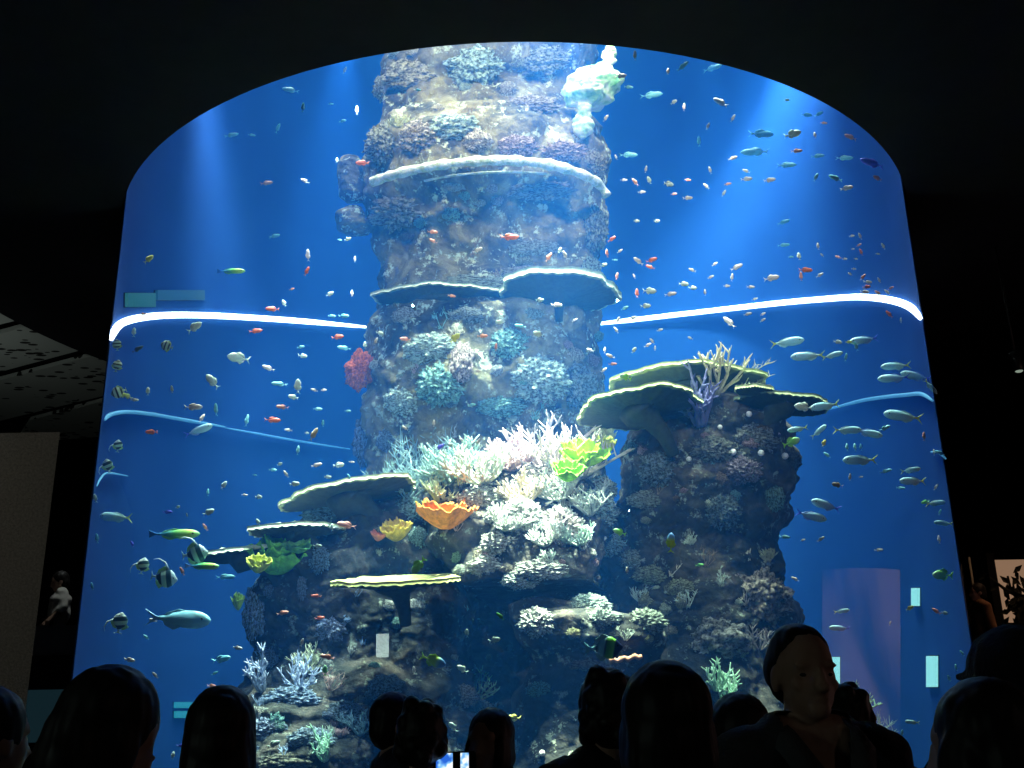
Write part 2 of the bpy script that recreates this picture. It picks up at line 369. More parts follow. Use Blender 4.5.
def band(name, pix, rad, m, label):
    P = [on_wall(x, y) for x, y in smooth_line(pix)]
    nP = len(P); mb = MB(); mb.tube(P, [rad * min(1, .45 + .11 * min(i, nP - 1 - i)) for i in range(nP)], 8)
    return tag(mb.build(name, m), label, 'waterline glow' if 'light' in name else 'seam')
band('light_strip', [(111, 340), (117, 327), (130, 320), (155, 316), (190, 315), (240, 317), (300, 321), (366, 327)], .037, M_waterline, 'bright waterline light band curving across the far tank wall left of the reef column')
band('light_strip', [(588, 325), (640, 319), (700, 312), (780, 303), (825, 299), (860, 297), (890, 300), (910, 307), (921, 319)], .037, M_waterline, 'bright waterline light band on the far tank wall right of the reef column')
M_seam_glow = mat('seam_glow', (.1, .3, .45), emit=(.08, .35, .65), es=.5)  # seams are no lamps; their faint glow is added emission
band('acrylic_seam', [(105, 420), (110, 415), (125, 412), (150, 414), (185, 420), (225, 427)], .020, M_seam_glow, 'pale blue seam line glowing faintly on the far wall at the left')
band('acrylic_seam', [(226, 428), (270, 436), (310, 443), (350, 449)], .014, M_seam_glow, 'dimmer continuation of the left pale seam, close to the reef column')
band('acrylic_seam', [(826, 410), (860, 401), (885, 397), (905, 395), (921, 394), (933, 401)], .020, M_seam_glow, 'pale blue seam line glowing on the far wall at the right')
band('acrylic_seam', [(97, 486), (101, 478), (108, 473), (128, 476)], .010, M_seam_glow, 'short faint seam arc low at the left edge of the tank')
band('acrylic_seam', [(931, 452), (938, 452), (946, 459)], .014, M_seam_glow, 'short faint seam arc low at the right edge of the tank')
# ------------------------------------------------------------------ reef rock
def rock_mat(name, stops, patch=(.5, .55, .45), amt=.55, ps=4.0):
    mt = noisy(name, stops, 2.2, 10, bump=1.0, bscale=16, dist=.6); n, l, b = nodes(mt)
    src = b.inputs['Base Color'].links[0].from_socket
    tc = n.new('ShaderNodeTexCoord'); nz = n.new('ShaderNodeTexNoise'); nz.inputs['Scale'].default_value = ps; nz.inputs['Detail'].default_value = 5; nz.inputs['Roughness'].default_value = .8
    l.new(tc.outputs['Object'], nz.inputs['Vector']); r = ramp(n, [(amt, (0, 0, 0)), (amt + .06, (1, 1, 1))]); l.new(nz.outputs['Fac'], r.inputs['Fac'])
    mx = n.new('ShaderNodeMix'); mx.data_type = 'RGBA'; l.new(r.outputs['Color'], mx.inputs[0]); l.new(src, mx.inputs[6]); mx.inputs[7].default_value = (*patch, 1)
    l.new(mx.outputs[2], b.inputs['Base Color']); return mt
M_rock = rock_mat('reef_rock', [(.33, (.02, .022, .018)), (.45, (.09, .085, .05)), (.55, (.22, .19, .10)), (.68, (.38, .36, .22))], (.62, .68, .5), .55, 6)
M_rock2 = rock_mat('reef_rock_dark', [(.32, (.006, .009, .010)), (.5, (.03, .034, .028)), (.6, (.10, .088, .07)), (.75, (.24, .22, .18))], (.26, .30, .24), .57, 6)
ROCKS = []
def loft(name, rows, m, nz=220, nt=200, amp=1.0, seed=0, label='', gap=0):
    rows = sorted(rows, key=lambda r: r[0])
    ys = [rows[0][0] + (rows[-1][0] - rows[0][0]) * i / nz for i in range(nz + 1)]
    L = []
    for y in ys:
        for i in range(len(rows) - 1):
            if rows[i][0] <= y <= rows[i + 1][0]: break
        a, b = rows[i], rows[i + 1]; t = (y - a[0]) / max(b[0] - a[0], 1e-6); t = t * t * (3 - 2 * t)
        q = [lerp(a[k], b[k], t) for k in range(1, 5)]
        pl = at(q[0], y, q[2]); pr = at(q[1], y, q[2]); L.append(((pl + pr) / 2, (pr - pl).length / 2, (pr - pl).length / 2 * q[3]))
    off = Vector((seed * 7.3, seed * 3.1, seed))
    rws = []
    for c, hx, hy in L:
        rw = []
        for k in range(nt):
            th = 2 * PI * k / nt; d = Vector((math.cos(th), math.sin(th), 0)); p = Vector((c.x + hx * d.x, c.y + hy * d.y, c.z)); q = p + off
            v = noise.voronoi(q * 2.6)[0]; v2 = noise.voronoi(q * 7)[0]
            disp = fbm(q * .9, 4) * .30 + (.35 - v[0]) * .22 + (.35 - v2[0]) * .09 + abs(noise.noise(q * 14)) * .06
            up = Vector((0, 0, noise.noise(q * 3 + Vector((9, 9, 9))) * .08))
            rw.append(p + (d * disp + up) * amp)
        rws.append(rw)
    mb = MB(); mb.grid(rws, closed=True)
    for rw, fl in ((rws[0], 0), (rws[-1], 1)):
        base = len(mb.v); mb.v.append(sum(rw, Vector()) / nt); s0 = 0 if fl == 0 else nz * nt
        for k in range(nt):
            a, b = s0 + k, s0 + (k + 1) % nt; mb.f.append((base, a, b) if fl else (base, b, a))
    o = mb.build(name, m); tag(o, label, 'rock'); ROCKS.append(o); return o
# rows: ypix, xl, xr, Y, depth factor
loft('reef_tower', [(-30, 385, 590, 10, .5), (48, 382, 602, 10, .75), (80, 378, 588, 10, .7), (100, 378, 585, 10, .40), (122, 376, 590, 10, .42), (140, 368, 600, 10, .6), (165, 362, 608, 10, .68),  # rock above the foam band is the water surface's mirror image, built solid
    (200, 360, 610, 10, .66), (225, 366, 610, 10, .42), (270, 378, 600, 10, .34), (295, 384, 598, 10, .42), (330, 374, 600, 10, .62), (400, 362, 604, 10, .7), (450, 362, 605, 10, .5), (500, 370, 610, 10, .5), (640, 350, 640, 10, .6), (840, 330, 660, 10, .6)],
    M_rock, 420, 300, .62, 1, label='towering encrusted rock column rising up the middle of the aquarium')
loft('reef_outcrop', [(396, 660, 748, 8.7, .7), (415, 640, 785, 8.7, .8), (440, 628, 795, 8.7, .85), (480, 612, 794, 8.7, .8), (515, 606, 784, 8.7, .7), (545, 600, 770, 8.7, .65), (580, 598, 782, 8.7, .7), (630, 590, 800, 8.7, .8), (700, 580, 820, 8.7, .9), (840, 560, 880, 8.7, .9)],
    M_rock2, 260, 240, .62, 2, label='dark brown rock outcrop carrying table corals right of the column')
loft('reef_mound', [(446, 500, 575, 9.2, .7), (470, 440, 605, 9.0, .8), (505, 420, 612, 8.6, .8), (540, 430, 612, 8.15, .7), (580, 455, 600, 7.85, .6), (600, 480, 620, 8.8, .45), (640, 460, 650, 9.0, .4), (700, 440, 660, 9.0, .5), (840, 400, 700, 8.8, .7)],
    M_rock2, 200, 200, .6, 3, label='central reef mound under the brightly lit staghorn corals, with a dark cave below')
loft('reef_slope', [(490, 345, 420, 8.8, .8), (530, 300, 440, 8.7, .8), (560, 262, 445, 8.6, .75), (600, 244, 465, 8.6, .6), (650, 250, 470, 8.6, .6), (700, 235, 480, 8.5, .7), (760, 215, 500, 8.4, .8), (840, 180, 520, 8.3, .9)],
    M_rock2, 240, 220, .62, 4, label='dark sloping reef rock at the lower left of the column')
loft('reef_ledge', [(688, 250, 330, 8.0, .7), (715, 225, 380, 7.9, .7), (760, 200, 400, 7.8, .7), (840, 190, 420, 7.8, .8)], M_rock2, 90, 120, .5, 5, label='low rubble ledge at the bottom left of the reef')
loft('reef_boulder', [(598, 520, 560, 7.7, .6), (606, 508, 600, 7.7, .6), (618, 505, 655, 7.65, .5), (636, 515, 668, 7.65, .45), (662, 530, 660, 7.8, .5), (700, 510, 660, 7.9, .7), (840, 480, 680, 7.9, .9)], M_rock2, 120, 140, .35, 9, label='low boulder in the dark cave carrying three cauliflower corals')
loft('rock_chunk', [(158, 338, 362, 9.9, .8), (166, 335, 366, 9.9, .9), (196, 338, 366, 9.9, .9), (202, 345, 364, 9.9, .5)], M_rock, 40, 60, .15, 6, label='squarish rock chunk jutting from the column beside the left end of the white foam band')
loft('rock_chunk', [(208, 345, 362, 9.9, .8), (216, 336, 366, 9.9, .9), (228, 337, 372, 9.9, .9), (234, 345, 368, 9.9, .5)], M_rock, 40, 60, .15, 7, label='smaller rock chunk jutting from the column just below the squarish one')
# bright crag at the top right of the column
M_crag = noisy('pale_crag', [(.36, (.12, .4, .2)), (.48, (.5, .75, .45)), (.58, (.92, .93, .82))], 5, 8, bump=.8, bscale=14)
loft('bright_crag', [(30, 602, 618, 9.3, .8), (60, 596, 616, 9.3, .8), (76, 566, 612, 9.3, .8), (88, 556, 619, 9.3, .8), (100, 560, 612, 9.3, .7), (108, 574, 594, 9.3, .8), (122, 575, 589, 9.3, .8), (138, 580, 586, 9.3, .8)],
     M_crag, 170, 140, .9, 8, label='brilliantly lit white and green crag at the top right of the column')
bpy.context.view_layer.update()
_v = []; _f = []
for o in ROCKS:
    b = len(_v); _v += [v.co for v in o.data.vertices]; _f += [tuple(b + i for i in p.vertices) for p in o.data.polygons]
BV = BVHTree.FromPolygons(_v, _f)
def hit(x, y, Y=8.6):
    d = ray(x, y); h = BV.ray_cast(EYE, d.normalized())
    if h[0] is None: return at(x, y, Y), Vector((0, -1, 0))
    return h[0], h[1]
def pxm(p, n): return n * (p - EYE).dot(F) / FPX      # n pixels at point p in metres
# foam ring round the column
def wrap(name, pix, rad, m, push, label, cat, wob=0):
    P = []; pl = smooth_line(pix)
    Ys = []
    for x, y in pl:
        p, _ = hit(x, y, 9.6); Ys.append(min(p.y, 9.9))
    Yb = [min(Ys[max(0, i - 3):i + 4]) for i in range(len(Ys))]; Yb = [sum(Yb[max(0, i - 3):i + 4]) / len(Yb[max(0, i - 3):i + 4]) for i in range(len(Yb))]
    for (x, y), Y in zip(pl, Yb): P.append(at(x, y, Y - push))
    if wob:
        Q = []
        for i in range(len(P) - 1):
            for t in (0, .33, .66): Q.append(P[i].lerp(P[i + 1], t))
        P = Q
    mb = MB(); mb.tube(P, [rad * (1 + wob * noise.noise(p * 9)) for p in P], 10); return tag(mb.build(name, m), label, cat)
M_foam = noisy('white_foam', [(.4, (.55, .62, .4)), (.55, (1, 1, .9))], 12, bump=.6, bscale=40)
wrap('foam_ring', [(372, 182), (400, 173), (440, 165), (480, 161), (520, 161), (560, 167), (590, 178), (602, 188), (607, 196)], .05, M_foam, .08, 'thick white foam band arching round the upper column', 'foam', .5)
wrap('bead_line', [(424, 181), (450, 176), (480, 173), (515, 172), (548, 174)], .012, M_foam, .05, 'thin beaded pale line just beneath the white foam band', 'foam', .4)
# ------------------------------------------------------------------ corals
M_coral = noisy('coral_lumps', [(.36, (.06, .07, .08)), (.48, (.45, .45, .42)), (.56, (1, 1, 1))], 7, 8, objcol=True, bump=.8, bscale=40)
M_branch = noisy('coral_branches', [(.3, (.6, .6, .6)), (.6, (1, 1, 1))], 5, 4, objcol=True)
def M_plate_mat():
    mt = mat('plate_coral', rough=.85); n, l, b = nodes(mt)
    at_ = n.new('ShaderNodeAttribute'); at_.attribute_name = 'Col'; nz = n.new('ShaderNodeTexNoise'); nz.inputs['Scale'].default_value = 25
    tc = n.new('ShaderNodeTexCoord'); l.new(tc.outputs['Object'], nz.inputs['Vector'])
    mx = n.new('ShaderNodeMix'); mx.data_type = 'RGBA'; mx.blend_type = 'MULTIPLY'; mx.inputs[0].default_value = .6; r = ramp(n, [(.3, (.4, .4, .4)), (.6, (1, 1, 1))]); l.new(nz.outputs['Fac'], r.inputs['Fac'])
    l.new(at_.outputs['Color'], mx.inputs[6]); l.new(r.outputs['Color'], mx.inputs[7]); l.new(mx.outputs[2], b.inputs['Base Color']); return mt
M_plate = M_plate_mat()
def proto_cushion(seed, f1=5, a1=.16, f2=16, a2=.05):
    bm = bmesh.new(); bmesh.ops.create_icosphere(bm, subdivisions=6, radius=1)
    off = Vector((seed * 5.1, seed, 2))
    for v in bm.verts:
        p = v.co.normalized(); q = p + off
        d = (.5 - noise.voronoi(q * f1 * .6)[0][0]) * a1 * 2 + (.5 - noise.voronoi(q * f2 * .55)[0][0]) * a2 * 3 + fbm(q * 1.6, 3) * .45 + noise.noise(q * 22) * .05
        v.co = p * (1 + d)
    me = bpy.data.meshes.new('cushion_coral'); bm.to_mesh(me); bm.free(); me.polygons.foreach_set('use_smooth', [True] * len(me.polygons)); me.materials.append(M_coral); return me
CUSH = [proto_cushion(i, *a) for i, a in enumerate([(5, .16, 16, .05), (7, .2, 22, .08), (4, .22, 14, .09), (9, .22, 26, .07), (6, .12, 30, .09)])]
def proto_branch(seed, n0, spread, r0, depth=2, kids=3, curl=.3, L0=1.0):
    rnd = random.Random(seed); mb = MB()
    def br(p, d, L, r, lv):
        pts = [p]; n = 5; dd = d.copy()
        for i in range(n):
            dd = (dd + Vector((rnd.uniform(-1, 1), rnd.uniform(-1, 1), rnd.uniform(-.3, 1))) * curl * .4).normalized(); pts.append(pts[-1] + dd * L / n)
        rads = [r * (1 - .55 * i / n) for i in range(n + 1)]; rads[-1] *= .5
        mb.tube(pts, rads, 6)
        if lv > 0:
            for k in range(kids):
                i = rnd.randint(2, n - 1); side = Vector((rnd.uniform(-1, 1), rnd.uniform(-1, 1), rnd.uniform(-.2, 1))).normalized()
                br(pts[i], (dd * .7 + side * .9).normalized(), L * rnd.uniform(.4, .65), r * .7, lv - 1)
    for k in range(n0):
        a = 2 * PI * (k + rnd.random() * .6) / n0; s = spread * rnd.uniform(.3, 1)
        d = Vector((math.cos(a) * s, math.sin(a) * s, 1)).normalized()
        br(Vector((math.cos(a), math.sin(a), 0)) * .08, d, L0 * rnd.uniform(.55, 1), r0, depth)
    me = bpy.data.meshes.new('staghorn_coral'); me.from_pydata([tuple(v) for v in mb.v], [], mb.f); me.polygons.foreach_set('use_smooth', [True] * len(me.polygons)); me.materials.append(M_branch); return me
BRA = [proto_branch(1, 9, 1.3, .045), proto_branch(2, 14, 1.8, .035), proto_branch(3, 7, .8, .06), proto_branch(4, 12, 1.4, .022, 2, 4), proto_branch(5, 6, 1.0, .085, 1, 4), proto_branch(6, 18, 2.0, .05, 2, 4, .35, .9)]
WH = (.85, .9, .8, 1); CREAM = (.9, .8, .62, 1); PINK = (.85, .6, .62, 1); TEAL = (.45, .78, .68, 1); PALE = (.68, .82, .72, 1); BLUEW = (.5, .68, .95, 1); OLIVE = (.45, .48, .26, 1)
BROWN = (.32, .25, .17, 1); GREENW = (.55, .9, .55, 1); PURP = (.22, .22, .45, 1); BLACKISH = (.06, .06, .1, 1); GREY = (.4, .45, .45, 1); TAN = (.7, .62, .42, 1); YEL = (.85, .75, .15, 1)
CORALS = []
def orient(o, zdir, spin):
    o.rotation_mode = 'QUATERNION'; o.rotation_quaternion = zdir.to_track_quat('Z', 'Y') @ Matrix.Rotation(spin, 3, 'Z').to_quaternion()
def cushion(x, y, w, h, col, kind, label, Y=8.6, sink=.35):
    p, nrm = hit(x, y, Y); me = CUSH[kind % len(CUSH)]
    o = bpy.data.objects.new('cushion_coral', me); COL.objects.link(o); o.color = col
    a = pxm(p, w / 2) / 1.12; b = pxm(p, h / 2) / 1.12; dd = (p - EYE).normalized(); o.scale = (a, min(a, b) * .9, b); o.location = p + dd * min(a, b) * .9 * sink
    o.rotation_euler = (-.25, 0, 0)
    CORALS.append((o, x, y)); return tag(o, label, 'coral')
def staghorn(x, y, size, col, kind, label, up=(0, -.5, 1), Y=8.6, name='staghorn_coral'):
    """x, y: root pixel; size: reach in pixels"""
    p, nrm = hit(x, y, Y); o = bpy.data.objects.new(name, BRA[kind]); COL.objects.link(o); o.color = col
    s = pxm(p, size); o.scale = (s, s, s); o.location = p; orient(o, Vector(up).normalized(), random.random() * 6)
    CORALS.append((o, x, y)); return tag(o, label, 'coral')
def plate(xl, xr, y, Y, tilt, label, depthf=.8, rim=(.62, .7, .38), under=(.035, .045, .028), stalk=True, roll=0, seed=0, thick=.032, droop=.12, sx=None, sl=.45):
    a = at(xl, y, Y); b = at(xr, y, Y); c = (a + b) / 2; r = (b - a).length / 2
    root = empty('table_coral', c); rnd = random.Random(seed + 50); nt = 96; nr = 14
    ph = [rnd.uniform(0, 6) for _ in range(4)]
    def rad(th): return r * (1 + .07 * math.sin(2 * th + ph[0]) + .05 * math.sin(5 * th + ph[1]) + .025 * math.sin(11 * th + ph[2]) + .012 * math.sin(23 * th + ph[3]))
    verts = []; faces = []; cols = []
    for s in (1, -1):
        for i in range(nr + 1):
            t = i / nr
            for k in range(nt):
                th = 2 * PI * k / nt; q = rad(th) * t
                z = r * droop * (t**2 - 1) * .6 + r * .03 * noise.noise(Vector((math.cos(th) * t * 3, math.sin(th) * t * 3, seed * 3.3)))
                edge = thick * (.5 if t > .97 else .5 + .6 * (1 - t))
                rough = (noise.noise(Vector((math.cos(th) * t * 14, math.sin(th) * t * 14, s * 4 + seed))) * .02 if t < .99 else 0)
                zz = z + (thick * .5 + abs(rough) if s > 0 else -edge + (math.sin(th * 36) * .006 * t))
                verts.append(Vector((q * math.cos(th), q * math.sin(th) * depthf, zz)))
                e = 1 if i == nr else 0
                cols.append(rim if s > 0 or e else under)  # darker underside colour includes the shade beneath the plates
    n1 = (nr + 1) * nt
    for s in (0, 1):
        for i in range(nr):
            for k in range(nt):
                k2 = (k + 1) % nt; q = (s * n1 + i * nt + k, s * n1 + i * nt + k2, s * n1 + (i + 1) * nt + k2, s * n1 + (i + 1) * nt + k)
                faces.append(q if s else q[::-1])
    for k in range(nt):
        k2 = (k + 1) % nt; faces.append((nr * nt + k, nr * nt + k2, n1 + nr * nt + k2, n1 + nr * nt + k))
    o = mesh_obj('plate', verts, faces, M_plate, root)
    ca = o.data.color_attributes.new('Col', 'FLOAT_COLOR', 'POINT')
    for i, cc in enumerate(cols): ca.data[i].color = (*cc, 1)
    if stalk:
        mb = MB(); q = r * sl; x0 = (sx or 0) * r
        mb.tube([Vector((x0, .15 * r, -q * 1.6)), Vector((x0 * .8, .1 * r, -q)), Vector((x0 * .4, 0, -q * .5)), Vector((x0 * .2, 0, -r * .14)), Vector((x0 * .2, 0, -r * .09))], [q * .2, q * .24, q * .34, r * .34, r * .45], 20)
        o2 = mb.build('stalk', M_plate, root)
        ca = o2.data.color_attributes.new('Col', 'FLOAT_COLOR', 'POINT')
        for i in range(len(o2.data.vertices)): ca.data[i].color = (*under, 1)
    root.rotation_euler = (math.radians(tilt), math.radians(roll), 0)
    return tag(root, label, 'coral', 'table corals')
# plates: underside seen from below
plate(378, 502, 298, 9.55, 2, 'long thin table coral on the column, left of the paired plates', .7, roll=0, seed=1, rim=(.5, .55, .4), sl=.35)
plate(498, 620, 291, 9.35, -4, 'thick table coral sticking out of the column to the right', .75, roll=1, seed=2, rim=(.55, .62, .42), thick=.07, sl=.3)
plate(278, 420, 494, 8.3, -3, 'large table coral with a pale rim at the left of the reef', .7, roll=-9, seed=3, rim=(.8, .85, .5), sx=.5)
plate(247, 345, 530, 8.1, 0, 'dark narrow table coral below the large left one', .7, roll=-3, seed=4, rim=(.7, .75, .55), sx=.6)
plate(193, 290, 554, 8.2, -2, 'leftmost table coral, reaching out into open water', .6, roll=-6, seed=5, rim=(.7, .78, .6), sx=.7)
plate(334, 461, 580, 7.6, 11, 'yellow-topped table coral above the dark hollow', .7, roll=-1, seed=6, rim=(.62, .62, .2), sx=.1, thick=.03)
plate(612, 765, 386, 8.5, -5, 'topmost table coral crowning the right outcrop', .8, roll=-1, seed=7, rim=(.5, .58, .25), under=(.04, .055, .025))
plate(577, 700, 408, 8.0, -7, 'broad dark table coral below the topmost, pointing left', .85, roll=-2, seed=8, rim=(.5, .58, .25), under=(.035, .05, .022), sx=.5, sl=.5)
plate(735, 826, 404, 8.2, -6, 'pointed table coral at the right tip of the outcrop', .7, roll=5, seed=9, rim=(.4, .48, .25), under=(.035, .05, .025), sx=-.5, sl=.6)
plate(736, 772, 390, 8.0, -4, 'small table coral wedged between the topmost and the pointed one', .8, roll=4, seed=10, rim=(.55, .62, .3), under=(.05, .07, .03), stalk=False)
# cushions on the column: x, y, w, h, colour, kind, label
for a in [  # those above the foam band model the surface's mirror image as corals
 (432, 350, 62, 34, PALE, 1, 'pale green cauliflower coral at the left middle of the column'),
 (440, 385, 52, 46, TEAL, 3, 'teal cauliflower coral directly under the pale green one'),
 (404, 400, 44, 32, PALE, 1, 'rounded pale coral low on the column left of the teal one'),
 (462, 362, 26, 50, (.9, .72, .65, 1), 0, 'pinkish upright coral lump at the middle of the column'),
 (510, 346, 46, 38, TEAL, 3, 'teal knobbly coral at the upper middle of the column'),
 (538, 380, 66, 50, PALE, 1, 'wide pale coral mass on the column right of centre'),
 (575, 385, 44, 50, GREY, 3, 'grey speckled coral near the right edge of the column'),
 (500, 405, 52, 26, TEAL, 1, 'low teal coral sheet above the staghorn thicket'),
 (574, 356, 22, 18, CREAM, 4, 'small cream coral knob high at the right of the column'),
 (408, 316, 36, 18, (.8, .75, .6, 1), 4, 'mottled coral lump tucked under the long thin plate'),
 (531, 314, 26, 12, PALE, 4, 'small pale lump under the thick right plate'),
 (466, 316, 38, 18, GREY, 1, 'grey coral patch between the two column plates'),
 (470, 284, 92, 20, (.6, .66, .5, 1), 3, 'heap of olive coral lying on the long thin plate'),
 (425, 288, 50, 14, (.55, .6, .5, 1), 1, 'flatter coral heap at the left on the long thin plate'),
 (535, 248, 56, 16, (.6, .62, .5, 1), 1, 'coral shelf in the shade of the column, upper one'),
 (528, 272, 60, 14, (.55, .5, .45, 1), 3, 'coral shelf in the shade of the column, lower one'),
 (588, 270, 26, 40, (.5, .62, .48, 1), 3, 'green crusty coral standing on the thick right plate'),
 (455, 128, 60, 34, (.75, .92, .82, 1), 0, 'pale turquoise rounded coral above the foam band'),
 (478, 142, 34, 26, (.95, .85, .75, 1), 4, 'creamy rounded coral above the middle of the foam band'),
 (420, 138, 46, 38, (.72, .62, .5, 1), 1, 'brownish coral lump left of the turquoise one above the foam band'),
 (385, 145, 44, 44, (.5, .5, .36, 1), 3, 'olive coral at the left shoulder of the column above the foam band'),
 (516, 146, 44, 26, (.75, .55, .45, 1), 1, 'reddish coral strip above the right of the foam band'),
 (560, 152, 54, 26, (.6, .42, .3, 1), 3, 'rusty brown coral above the right end of the foam band'),
 (592, 165, 30, 34, (.55, .48, .28, 1), 3, 'golden brown coral at the right shoulder of the column'),
 (455, 186, 28, 12, WH, 4, 'white coral pad just beneath the foam band'),
 (480, 202, 14, 10, WH, 0, 'small round white coral beneath the foam band, left of its neighbours'),
 (497, 200, 15, 14, (.9, .75, .7, 1), 4, 'small pinkish round coral beneath the foam band'),
 (465, 195, 13, 12, TEAL, 0, 'small teal round coral beneath the foam band'),
 (492, 188, 14, 12, (.85, .7, .65, 1), 0, 'small rosy coral ball close under the foam band'),
 (422, 223, 18, 13, TEAL, 4, 'lone teal coral ball in the blue shade of the column'),
 (452, 214, 20, 18, (.5, .8, .65, 1), 0, 'greenish coral clump under the white pad'),
 (400, 212, 66, 44, (.5, .46, .36, 1), 3, 'brown coral crust under the left of the foam band'),
 (540, 190, 70, 24, (.5, .44, .36, 1), 1, 'brown coral crust under the right of the foam band'),
 (592, 225, 32, 70, (.4, .42, .3, 1), 3, 'long olive crust down the right edge of the upper column'),
 (415, 75, 66, 38, (.62, .58, .42, 1), 0, 'beige boulder coral at the top left of the column'),
 (475, 65, 60, 46, (.6, .78, .72, 1), 2, 'pale boulder coral at the top middle of the column'),
 (540, 60, 60, 34, (.4, .42, .34, 1), 2, 'grey green boulder coral at the top beside the bright crag'),
 (530, 106, 60, 22, (.6, .52, .42, 1), 1, 'brownish ledge coral under the top boulders'),
 (384, 88, 24, 34, (.7, .66, .4, 1), 3, 'yellowish coral at the top left edge of the column'),
 (598, 395, 14, 80, (.55, .62, .5, 1), 3, 'thin crust running down the right edge of the lower column'),
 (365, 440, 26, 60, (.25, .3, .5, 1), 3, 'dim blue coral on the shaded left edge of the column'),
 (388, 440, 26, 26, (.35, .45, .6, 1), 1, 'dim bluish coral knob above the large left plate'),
 (490, 566, 50, 24, WH, 1, 'white coral fringe at the bottom left edge of the spotlit patch'),
 (520, 580, 40, 20, (.8, .95, .88, 1), 3, 'pale mint coral fringe lowest of the spotlit patch'),
 # lit centre
 (520, 520, 52, 44, WH, 1, 'brilliant white coral mass in the centre of the spotlight'),
 (560, 530, 50, 50, (1, .93, .88, 1), 3, 'cream white coral mass right of the brilliant centre'),
 (545, 480, 60, 40, (1, .92, .8, 1), 2, 'cream lumpy coral at the top of the spotlit patch'),
 (500, 545, 44, 30, WH, 3, 'white ragged coral at the lower left of the spotlit patch'),
 (540, 570, 56, 22, WH, 3, 'white coral skirt hanging over the dark cave'),
 (595, 510, 46, 42, (.7, .9, .82, 1), 1, 'pale teal coral on the right shoulder of the mound'),
 (600, 490, 34, 30, (.8, .9, .7, 1), 3, 'mint coral under the green leafy coral'),
 (612, 545, 40, 26, (.55, .75, .7, 1), 1, 'teal crusty coral right of the spotlit patch'),
 (460, 470, 60, 40, (.6, .72, .6, 1), 3, 'mossy coral mass at the left of the mound'),
 (480, 500, 50, 30, (.75, .8, .65, 1), 1, 'pale lumps right of the orange leaf coral'),
 (410, 512, 36, 34, (.5, .75, .7, 1), 3, 'teal coral tuft behind the yellow coral'),
 (418, 538, 22, 22, (.5, .75, .7, 1), 1, 'small teal lump under the orange leaf coral'),
 (458, 558, 14, 14, (.5, .8, .4, 1), 3, 'tiny green coral above the cave'),
 (537, 622, 40, 32, WH, 3, 'white cauliflower coral in the dark cave, left of three'),
 (588, 605, 46, 22, (.7, .9, .82, 1), 1, 'pale mint cauliflower coral in the cave, middle of three'),
 (606, 618, 34, 16, (.65, .8, .7, 1), 3, 'flat mint coral just below the middle cave coral'),
 (645, 622, 44, 26, (.55, .65, .5, 1), 1, 'greenish cauliflower coral in the cave, right of three'),
 (655, 575, 46, 22, (.5, .55, .3, 1), 3, 'olive crusty coral on the outcrop under the upright yellow fish'),
 (680, 590, 34, 22, (.42, .46, .28, 1), 1, 'small olive crust right of the other olive coral'),
 (635, 560, 34, 22, (.45, .5, .36, 1), 3, 'grey olive crust left of the upright yellow fish'),
 (650, 500, 50, 20, (.42, .46, .35, 1), 1, 'grey crust across the upper face of the outcrop'),
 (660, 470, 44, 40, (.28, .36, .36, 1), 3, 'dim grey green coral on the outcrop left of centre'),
 (712, 450, 50, 30, (.28, .3, .24, 1), 3, 'dark mossy coral below the purple staghorn'),
 (752, 440, 50, 34, (.34, .36, .32, 1), 1, 'grey speckled coral beneath the pointed table coral'),
 (742, 470, 40, 30, (.36, .3, .36, 1), 3, 'mauve tinted coral on the right face of the outcrop'),
 (772, 495, 26, 40, (.30, .48, .38, 1), 4, 'sea green patch at the right edge of the outcrop'),
 (790, 460, 22, 30, (.14, .14, .12, 1), 2, 'black lump at the right tip of the outcrop'),
 (720, 510, 40, 40, (.22, .3, .3, 1), 1, 'dark teal coral in the middle of the outcrop'),
 (755, 600, 70, 70, (.46, .40, .34, 1), 2, 'large smooth brown boulder at the foot of the outcrop'),
 (720, 640, 70, 60, (.36, .36, .34, 1), 0, 'grey boulder left of the brown one at the outcrop foot'),
 # lower left
 (256, 610, 28, 60, BLUEW, 3, 'blue white coral crust on the left edge of the reef slope'),
 (334, 628, 40, 34, (.55, .62, .85, 1), 1, 'pale lilac coral lump on the lower reef slope'),
 (303, 582, 12, 36, (.5, .6, .75, 1), 1, 'thin stack of pale ruffles on the dark slope'),
 (320, 560, 26, 30, (.35, .5, .6, 1), 3, 'dim teal coral right of the green curly coral'),
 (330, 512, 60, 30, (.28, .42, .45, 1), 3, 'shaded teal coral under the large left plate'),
 (290, 700, 60, 26, BLUEW, 1, 'light blue coral cushion on the bottom ledge, upper one'),
 (265, 730, 46, 26, (.5, .62, .85, 1), 3, 'light blue coral cushion on the bottom ledge, left one'),
 (310, 740, 50, 24, (.45, .6, .75, 1), 1, 'light blue coral cushion on the bottom ledge, right one'),
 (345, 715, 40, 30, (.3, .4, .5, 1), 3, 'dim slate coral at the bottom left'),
 (290, 762, 60, 22, (.4, .4, .3, 1), 0, 'brown coral at the very bottom left'),
 (480, 715, 30, 34, (.9, .95, .75, 1), 3, 'cream white coral sprig base above the watching couple'),
 (462, 696, 34, 22, (.7, .62, .45, 1), 1, 'brown mottled coral left of the cream sprig'),
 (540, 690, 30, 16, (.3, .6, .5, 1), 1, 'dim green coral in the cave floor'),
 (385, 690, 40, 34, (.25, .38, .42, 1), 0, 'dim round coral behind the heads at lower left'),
 (592, 665, 50, 14, (.4, .3, .2, 1), 3, 'brown ledge coral under the striped angelfish'),
 ]: cushion(*a)
